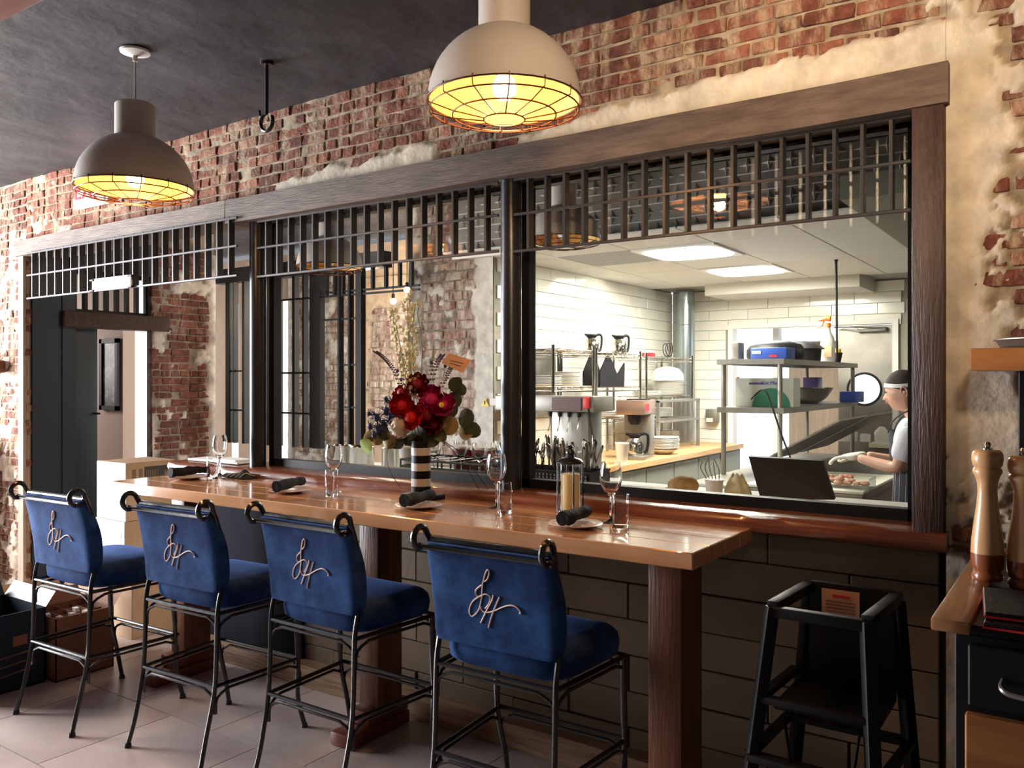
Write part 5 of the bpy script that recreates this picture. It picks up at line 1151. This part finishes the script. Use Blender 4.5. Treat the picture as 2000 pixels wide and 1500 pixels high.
# ---- prep table and overshelf
PX0, PX1, PYa, PYb = -2.13, -1.068, 5.05, 7.75
g = thing('prep_table', 'stainless prep table with white cutting board in the middle of the kitchen', 'table', (-1.6, 6.4, 0))
MB().box(PX0, PX1, PYa, PYb, .86, .895, bev=.004).build('steel_top', m_steeld, g, world=True); MB().box(-1.75, PX1 + .005, PYa - .005, 6.05, .897, .915, bev=.005).build('cutting_board', m_board, g, world=True)
MB().box(PX0 + .02, PX1 - .02, PYa + .05, PYb - .05, .72, .86).build('apron_panel', m_steeld, g, smooth=0, world=True)
for x in (PX0 + .05, PX1 - .05):
    for y in (PYa + .08, PYb - .08): MB().cyl((x, y, 0), (x, y, .72), .02, n=10).build('leg', m_steel, g, world=True)
MB().box(PX0 + .03, PX1 - .03, PYa + .05, PYb - .05, .25, .27).build('lower_shelf', m_steeld, g, smooth=0, world=True)
g = thing('overshelf', 'two-tier stainless overshelf standing on the prep table', 'shelf', (-1.9, 6.6, .895))
SXa, SXb, SYa, SYb = -2.10, -1.70, 5.63, 7.70
for z in (1.325, 1.655):
    b = MB(); b.box(SXa - .03, SXb + .02, SYa - .03, SYb + .03, z + .032, z + .037); b.box(SXa - .03, SXb + .02, SYa - .035, SYa - .03, z, z + .037); b.box(SXa - .03, SXb + .02, SYb + .03, SYb + .035, z, z + .037); b.box(SXa - .035, SXa - .03, SYa - .035, SYb + .035, z, z + .037); b.box(SXb + .02, SXb + .025, SYa - .035, SYb + .035, z, z + .037); b.build('shelf_tray', m_steel, g, smooth=0, world=True)
for x in (SXa, SXb - .01):
    for y in (SYa, SYb): MB().cyl((x, y, .897), (x, y, 1.66), .017, n=12).build('post', m_steel, g, world=True)
for y in (SYa + .12, SYa + 1.05):
    b = MB(); b.box(-.30, .30, -.42, .42, 0, .012, M=Matrix.Translation((-1.62, y + .45, 1.13)) @ Matrix.Rotation(R(-30), 4, 'Y')); b.build('sloped_guard', m_steeld, g, smooth=0, world=True)
SH1, SH2 = 1.3625, 1.6925
def box_(name, label, px0, px1, Y, z, h, d, m, cat='box'):
    a, c = W(px0, 700, Y=Y), W(px1, 700, Y=Y); t = thing(name, label, cat, ((a.x + c.x) / 2, Y + d / 2, z)); MB().box(a.x, c.x, Y, Y + d, z, z + h, bev=.004).build('box_body', m, t, world=True); return t, a.x, c.x
t, xa, xb = box_('film_carton', 'blue carton with white lettering on the top steel shelf', 1466, 1536, 5.66, SH2, .075, .20, m_blue)
MB().box(xa + .01, xa + .07, 5.655, 5.66, SH2 + .035, SH2 + .055).build('white_print', m_matwhite, t, smooth=0, world=True); MB().box(xa + .13, xa + .18, 5.655, 5.66, SH2 + .012, SH2 + .026).build('red_print', m_red, t, smooth=0, world=True)
t, xa, xb = box_('grey_canister', 'grey-brown box at the left end of the top steel shelf', 1427, 1442, 5.70, SH2, .12, .12, m_steeld)
for i, (px, Y, s, lb) in enumerate(((1515, 6.05, 1.0, 'large black domed pan lid on the top steel shelf'), (1590, 6.7, .85, 'smaller black pan on the top steel shelf beside the spray bottle'))):
    p = W(px, 700, Y=Y); b = MB(); b.lathe([(0, 0), (.19, 0), (.205, .02), (.205, .07), (.18, .11), (.10, .135), (0, .14)] if i == 0 else [(0, 0), (.17, 0), (.18, .09), (.21, .10), (.20, .105), (.165, .13), (.05, .16), (0, .16)], 32, sx=s, sy=.85 * s); o = b.build('black_pan', m_black, loc=(min(p.x, -1.87), Y, SH2), smooth=50); tag(o, lb, 'pan')
p = W(1617, 700, Y=6.95); g = thing('spray_bottle', 'white spray bottle with orange trigger head on the top steel shelf', 'bottle', (p.x, 6.95, SH2)); s = .9
b = MB(); b.lathe([(0, 0), (.05, 0), (.055, .01), (.055, .15), (.045, .20), (.022, .24), (.018, .28), (0, .28)], 24); b.build('bottle_body', m_white, g, smooth=50)
b = MB(); b.cyl((0, 0, .275), (0, 0, .31), .022, n=14); b.tube([(.02, 0, .345), (-.01, 0, .35), (-.07, 0, .335)], [.022, .022, .010], 10); b.tube([(-.03, 0, .33), (-.05, 0, .29), (-.08, 0, .275)], .007, 6); b.build('trigger_head', m_orange, g); MB().box(-.02, .04, -.057, -.054, .04, .13).build('label', m_paper, g, smooth=0)
p = W(1638, 690, Y=7.15); g = thing('utensil_cup', 'small dark cup with yellow lid on the far end of the top steel shelf', 'cup', (min(p.x, -1.71), 7.15, SH2)); b = MB(); b.lathe([(0, 0), (.03, 0), (.045, .08), (0, .08)], 18); b.build('cup_body', m_black, g); b = MB(); b.lathe([(.035, .08), (.035, .11), (0, .115)], 14); b.build('yellow_lid', m_yellow, g)
t, xa, xb = box_('glove_box', 'large white and green glove carton on the lower steel shelf', 1436, 1550, 5.78, SH1, .20, .16, mat('pale_green_carton', (.46, .50, .44), .6))
b = MB(); cx = xa + (xb - xa) * .62; b.prism([(cx + .13 * math.cos(R(a)), SH1 + .002 + .13 * math.sin(R(a))) for a in range(0, 181, 15)], 5.776, 5.78); b.build('green_print', m_green, t, smooth=0, world=True)
text('print_lettering', 'Get Medi', .036, m_blue, t, (cx - t.location.x - .0, 5.774 - t.location.y, .165), (R(90), 0, 0), .001)
MB().box(xa + .10, xa + .20, 5.776, 5.78, SH1 + .155, SH1 + .170).build('dark_print', m_purple, t, smooth=0, world=True)
t, xa, xb = box_('purple_carton', 'small purple carton standing on the lower steel shelf behind the bowl', 1568, 1597, 7.40, SH1 + .0, .21, .15, m_purple)
t, xa, xb = box_('blue_foil_carton', 'low blue carton on the lower steel shelf right of the steel bowl', 1640, 1672, 7.32, SH1, .09, .3, m_blue)
t, xa, xb = box_('white_carton', 'white low carton under the left side of the steel bowl', 1560, 1574, 7.22, SH1, .12, .2, m_cardw)
p = W(1602, 760, Y=6.45); b = MB(); b.lathe([(0, 0), (.07, 0), (.13, .04), (.175, .11), (.185, .112), (.183, .116), (.170, .112), (.125, .045), (.065, .006), (0, .005)], 36); o = b.build('mixing_bowl', m_chrome, loc=(-1.85, 6.80, SH1), smooth=60); o.scale = (1.1, 1.1, 1.1); tag(o, 'wide polished steel mixing bowl on the lower steel shelf', 'bowl')
p = W(1633, 525, Y=6.55); g = thing('hanging_cable', 'black power cable hanging from the kitchen ceiling to the shelf', 'cable', (p.x, 6.55, KZ)); b = MB(); b.tube([(0, 0, 0), (.0, 0, -.02), (.004, 0, -.30), (.006, 0, -.745)], [.016, .010, .0085, .0085], 8); b.build('cord', m_black, g)
b = MB(); b.tube(smooth_curve([W(1467, 780, Y=5.6), W(1486, 762, Y=5.58), W(1500, 772, Y=5.56), W(1525, 845, Y=5.52), W(1546, 900, Y=5.50)], 8), .006, 6); o = b.build('black_hose', m_black, loc=(-1.9, 5.5, .9), world=True); tag(o, 'curved black cable hanging down in front of the glove carton', 'cable')
# ---- meat tray, towel, far table
p = W(1652, 950, Z=.92); g = thing('meat_tray', 'clear tub of sliced meat on the white cutting board', 'tray', (p.x, min(p.y, 5.9), .9155)); p = g.location
b = MB()
for (a0, a1, b0, b1) in ((-.15, .15, -.09, -.086), (-.15, .15, .086, .09), (-.15, -.146, -.09, .09), (.146, .15, -.09, .09), (-.15, .15, -.09, .09)): b.box(a0, a1, b0, b1, 0, .065 if a1 - a0 < .01 or b1 - b0 < .01 else .004)
b.build('clear_tub', m_pane, g, smooth=0); b = MB(); random.seed(8)
for i in range(26): b.ball((random.uniform(-.12, .12), random.uniform(-.06, .06), .02 + random.uniform(0, .045)), random.uniform(.018, .03), 8, (1, .8, .6))
stuff(b.build('meat_pieces', m_meat, g))
g = thing('far_work_table', 'dark-edged work table against the steel door at the back', 'table', (-1.25, 7.75, 0)); MB().box(-1.60, -.3, 7.80, 8.12, .96, 1.0, bev=.004).build('top', m_board, g, world=True); MB().box(-1.58, -.32, 7.82, 8.11, .55, .96).build('drawer_body', m_steeld, g, smooth=0, world=True)
for x in (-1.55, -.35): MB().box(x, x + .04, 7.84, 7.88, 0, .55).build('leg', m_steel, g, smooth=0, world=True)
for i, (px, r, h, lb) in enumerate(((1655, .085, .09, 'white tub on the far work table, leftmost'), (1690, .045, .07, 'small white tub on the far work table, beside the larger one'), (1722, .06, .10, 'white jug-like bottle on the far work table, next to the woman'))):
    p = W(px, 850, Y=7.95); b = MB(); b.lathe([(0, 0), (r, 0), (r * 1.05, h * .8), (r * .9, h), (r * .4, h * (1.05 if i < 2 else 1.35)), (0, h * (1.06 if i < 2 else 1.4))], 22); o = b.build('white_tub', m_white, loc=(p.x, 7.95, 1.0), smooth=50); tag(o, lb, 'tub')
g = thing('red_wall_box', 'small red sign beside the kitchen doorway', 'sign', W(1436, 755, Y=KY + .3)); MB().box(-.04, .04, 0, .02, -.10, .10).build('plate', m_red, g, smooth=0)
# ---- bulbs and lights added for warmth in place of lamp reflections
for px, py, wh in ((768, 588, 'left and lower'), (795, 566, 'right and upper')):
    p = W(px, py, Y=4.3); g = thing('reflection_bulb', 'small added bulb for a lamp reflection behind the bouquet, ' + wh + ' of the pair', 'bulb', p); b = MB(); b.ball((0, 0, 0), .022, 12); b.build('glass_bulb', m_bulb, g); b = MB(); b.cyl((0, 0, .018), (0, 0, .05), .012, n=10); b.build('socket', m_black, g); MB().cyl((0, 0, .05), (0, 0, CZ - p.z), .003, n=6).build('cord', m_black, g); point('reflection_bulb_light', p - Vector((0, 0, .03)), 2.0, (1, .68, .35), .02)
# ================================================================== the cook
def skin_body(name, chains, m, parent, sub=2):
    """one continuous surface grown from a skeleton: [(points with radii), ...] joined at shared points"""
    verts = []; rad = []; edges = []; key = {}
    for ch in chains:
        prev = None
        for (x, y, z, r) in ch:
            k = (round(x, 4), round(y, 4), round(z, 4))
            if k not in key: key[k] = len(verts); verts.append((x, y, z)); rad.append(r)
            i = key[k]
            if prev is not None: edges.append((prev, i))
            prev = i
    me = bpy.data.meshes.new(name); me.from_pydata(verts, edges, []); o = bpy.data.objects.new(name, me); COL.objects.link(o)
    md = o.modifiers.new('skin', 'SKIN'); md.use_smooth_shade = True
    for i, v in enumerate(me.skin_vertices[0].data):
        r = rad[i]; v.radius = (r, r) if not isinstance(r, tuple) else r; v.use_root = (i == 0)
    s = o.modifiers.new('sub', 'SUBSURF'); s.levels = sub; s.render_levels = sub
    dg = bpy.context.evaluated_depsgraph_get(); nm = bpy.data.meshes.new_from_object(o.evaluated_get(dg)); bpy.data.objects.remove(o)
    nm.materials.clear(); nm.materials.append(m); nm.shade_smooth(); o = bpy.data.objects.new(name, nm); COL.objects.link(o); o.parent = parent; return o
PXx, PYy = -.80, 5.25
c = thing('person', 'woman with white headband and striped apron, leaning over the prep table', 'person', (PXx, PYy, 0))
# local frame: she faces -x; y is across her shoulders
sh = .165
body = [[(.02, 0, .92, (.13, .17)), (.01, 0, 1.05, (.115, .145)), (-.01, 0, 1.18, (.12, .15)), (-.015, 0, 1.28, (.10, .145)), (-.03, 0, 1.345, (.055, .06)), (-.055, 0, 1.41, (.047, .05))]]
for s in (-1, 1):
    body.append([(-.015, 0, 1.28, (.10, .145)), (-.02, s * sh, 1.275, .062), (-.05, s * (sh + .03), 1.17, .050), (-.085, s * (sh + .03), 1.055, .042), (-.20, s * (sh - .02), 1.075, .034), (-.315, s * (sh - .06), 1.10, .026)])
    body.append([(.02, 0, .92, (.13, .17)), (.02, s * .09, .82, .088), (.02, s * .10, .50, .060), (.04, s * .10, .10, .040), (-.02, s * .10, .045, .038), (-.12, s * .11, .03, .03)])
bd = skin_body('body', body, m_skin, c)
# hands: palm with five fingers each, gloved
for s in (-1, 1):
    wx, wy, wz = -.315, s * (sh - .06), 1.10; ch = [[(wx + .01, wy, wz, .026), (wx - .035, wy, wz + .004, (.030, .016)), (wx - .075, wy, wz - .002, (.036, .014))]]
    for k, ln in enumerate((.058, .070, .075, .068)):
        yy = wy + (k - 1.5) * .019; base = (wx - .075, wy, wz - .002, (.036, .014)); ch.append([base, (wx - .095, yy, wz - .004, .0095), (wx - .095 - ln * .45, yy, wz - .012, .0088), (wx - .095 - ln * .8, yy, wz - .032, .0078), (wx - .095 - ln * .85, yy, wz - .05, .007)])
    ch.append([(wx - .035, wy, wz + .004, (.030, .016)), (wx - .05, wy - s * .035, wz - .01, .011), (wx - .085, wy - s * .046, wz - .025, .0095), (wx - .108, wy - s * .040, wz - .035, .008)])
    skin_body('gloved_hand', ch, m_glove, c)
# clothes: shirt with short sleeves and collar, apron
shirt = [[(.02, 0, .98, (.135, .165)), (.01, 0, 1.05, (.125, .155)), (-.01, 0, 1.18, (.128, .160)), (-.015, 0, 1.28, (.112, .152)), (-.028, 0, 1.34, (.068, .075))]]
for s in (-1, 1): shirt.append([(-.015, 0, 1.28, (.112, .152)), (-.02, s * sh, 1.275, .078), (-.045, s * (sh + .03), 1.18, .070), (-.075, s * (sh + .03), 1.085, .066)])
skin_body('shirt', shirt, m_shirt, c)
b = MB()
def apr(u, v):
    a = R(-115 + 230 * u) + math.pi; z = .42 + .62 * v; k = 1.22 - .16 * v; return (.02 + .145 * k * math.cos(a), .185 * k * math.sin(a) * .98, z)
b.grid(apr, 28, 12); b.build('apron_skirt', m_apron, c, smooth=80)
b = MB()
def bib(u, v):
    a = R(-52 + 104 * u) + math.pi; z = 1.03 + .23 * v; return (-.005 - .012 * v + .152 * math.cos(a), .185 * math.sin(a) * (1 - .35 * v), z)
b.grid(bib, 14, 8); b.build('apron_bib', m_apron, c, smooth=80)
b = MB()
for s in (-1, 1): b.tube(smooth_curve([(-.155, s * .085, 1.25), (-.125, s * .09, 1.32), (-.05, s * .075, 1.375), (.02, s * .03, 1.37)], 6), .009, 6, flat=.5)
b.build('apron_strap', m_apron, c)
# white pinstripes on the apron
b = MB()
for i in range(0, 29, 2): b.tube([Vector(apr(i / 28, v / 6)) * 1.0 + Vector((math.cos(R(-115 + 230 * i / 28) + math.pi), math.sin(R(-115 + 230 * i / 28) + math.pi), 0)) * .002 for v in range(7)], .0014, 4)
b.build('apron_stripes', m_shirt, c)
# head: tilted forward, looking down at the hands
HC = Vector((-.085, 0, 1.485)); TL = Matrix.Translation(HC) @ Matrix.Rotation(R(-14), 4, 'Y')
bumps = [((-1, 0, -.10), .010, .12), ((-1, 0, .0), .006, .10), ((-1, .33, .14), .006, .16), ((-1, -.33, .14), .006, .16), ((-1, .30, .00), -.009, .14), ((-1, -.30, .00), -.009, .14), ((-1, 0, -.42), .009, .13), ((-.95, 0, -.34), .006, .09), ((-.85, 0, -.78), .012, .22), ((-.7, .6, -.25), .004, .3), ((-.7, -.6, -.25), .004, .3), ((-1, 0, -.17), .020, .085)]
bumps = [(Vector(d).normalized(), a, s) for d, a, s in bumps]
def headp(d):
    e = Vector((.098, .074, .118)); k = 1 / math.sqrt((d.x / e.x) ** 2 + (d.y / e.y) ** 2 + (d.z / e.z) ** 2)
    if d.z < 0: k *= 1 - .10 * abs(d.y) * -d.z * 2
    if d.z < -.2 and d.x > 0: k *= 1 - .35 * d.x * (-d.z)
    for q, a, s in bumps: k += a * math.exp(-((d - q).length / s) ** 2 * 1.0)
    return d * k
b = MB()
def hd(u, v): a = 2 * math.pi * u; t_ = math.pi * (.002 + .996 * v); return TL @ headp(Vector((-math.cos(a) * math.sin(t_), math.sin(a) * math.sin(t_), -math.cos(t_))))
b.grid(hd, 64, 48, True); b.build('head', m_skin, c, smooth=80)
b = MB()
def hr(u, v):
    a = 2 * math.pi * u; fr_ = .5 + .5 * math.cos(a); lim = .60 * fr_ + (1 - fr_) * -.42; 
    t_ = math.acos(max(-1, min(1, lim))) * (1 - v) ; d = Vector((-math.cos(a) * math.sin(t_), math.sin(a) * math.sin(t_), math.cos(t_)))
    return TL @ (headp(d) * (1.07 + .02 * noise.noise(d * 9)))
V = b.grid(hr, 48, 16, True); b.ball(TL @ Vector((.112, 0, .035)), .038, 14); b.build('hair', m_hair, c, smooth=80)
b = MB(); hbp = []
for i in range(40):
    a = 2 * math.pi * i / 40; z = .44 + .26 * (-math.cos(a)) * -1 * 1.0; d = Vector((-math.cos(a), math.sin(a), .36 + .20 * math.cos(a) * 1)).normalized(); hbp.append((a, d))
def hb(u, v):
    a = 2 * math.pi * u; d = Vector((-math.cos(a), math.sin(a), .26 + .22 * math.cos(a) + .30 * v)).normalized(); return TL @ (headp(d) * 1.10)
b.grid(hb, 48, 3, True); b.build('headband', m_matwhite, c, smooth=80)
for s in (-1, 1):
    b = MB(); b.tube([TL @ Vector((.012 + .016 * math.cos(a), s * (.074 + .006 * math.sin(a)), -.005 + .028 * math.sin(a))) for a in [i * math.pi / 8 for i in range(16)]], .006, 6, closed=True); b.ball(TL @ Vector((.012, s * .073, -.005)), .016, 8, (1, .35, 1.4)); b.build('ear', m_skin, c)
    e0 = TL @ (headp(Vector((-1, s * .34, .02)).normalized()) * .985); b = MB(); b.ball(e0, .0085, 10); b.build('eye', m_white, c)
    b = MB(); b.tube([TL @ (headp(Vector((-1, s * y_, z_)).normalized()) * 1.01) for y_, z_ in ((.16, .17), (.3, .22), (.48, .17))], .0035, 5); b.build('eyebrow', m_hair, c)
b = MB(); b.tube([TL @ (headp(Vector((-1, y_, -.40 + .02 * abs(y_) * 5)).normalized()) * 1.0) for y_ in (-.18, -.09, 0, .09, .18)], [.002, .005, .0055, .005, .002], 6); b.build('lips', mat('lip_skin', (.42, .15, .12), .5), c)
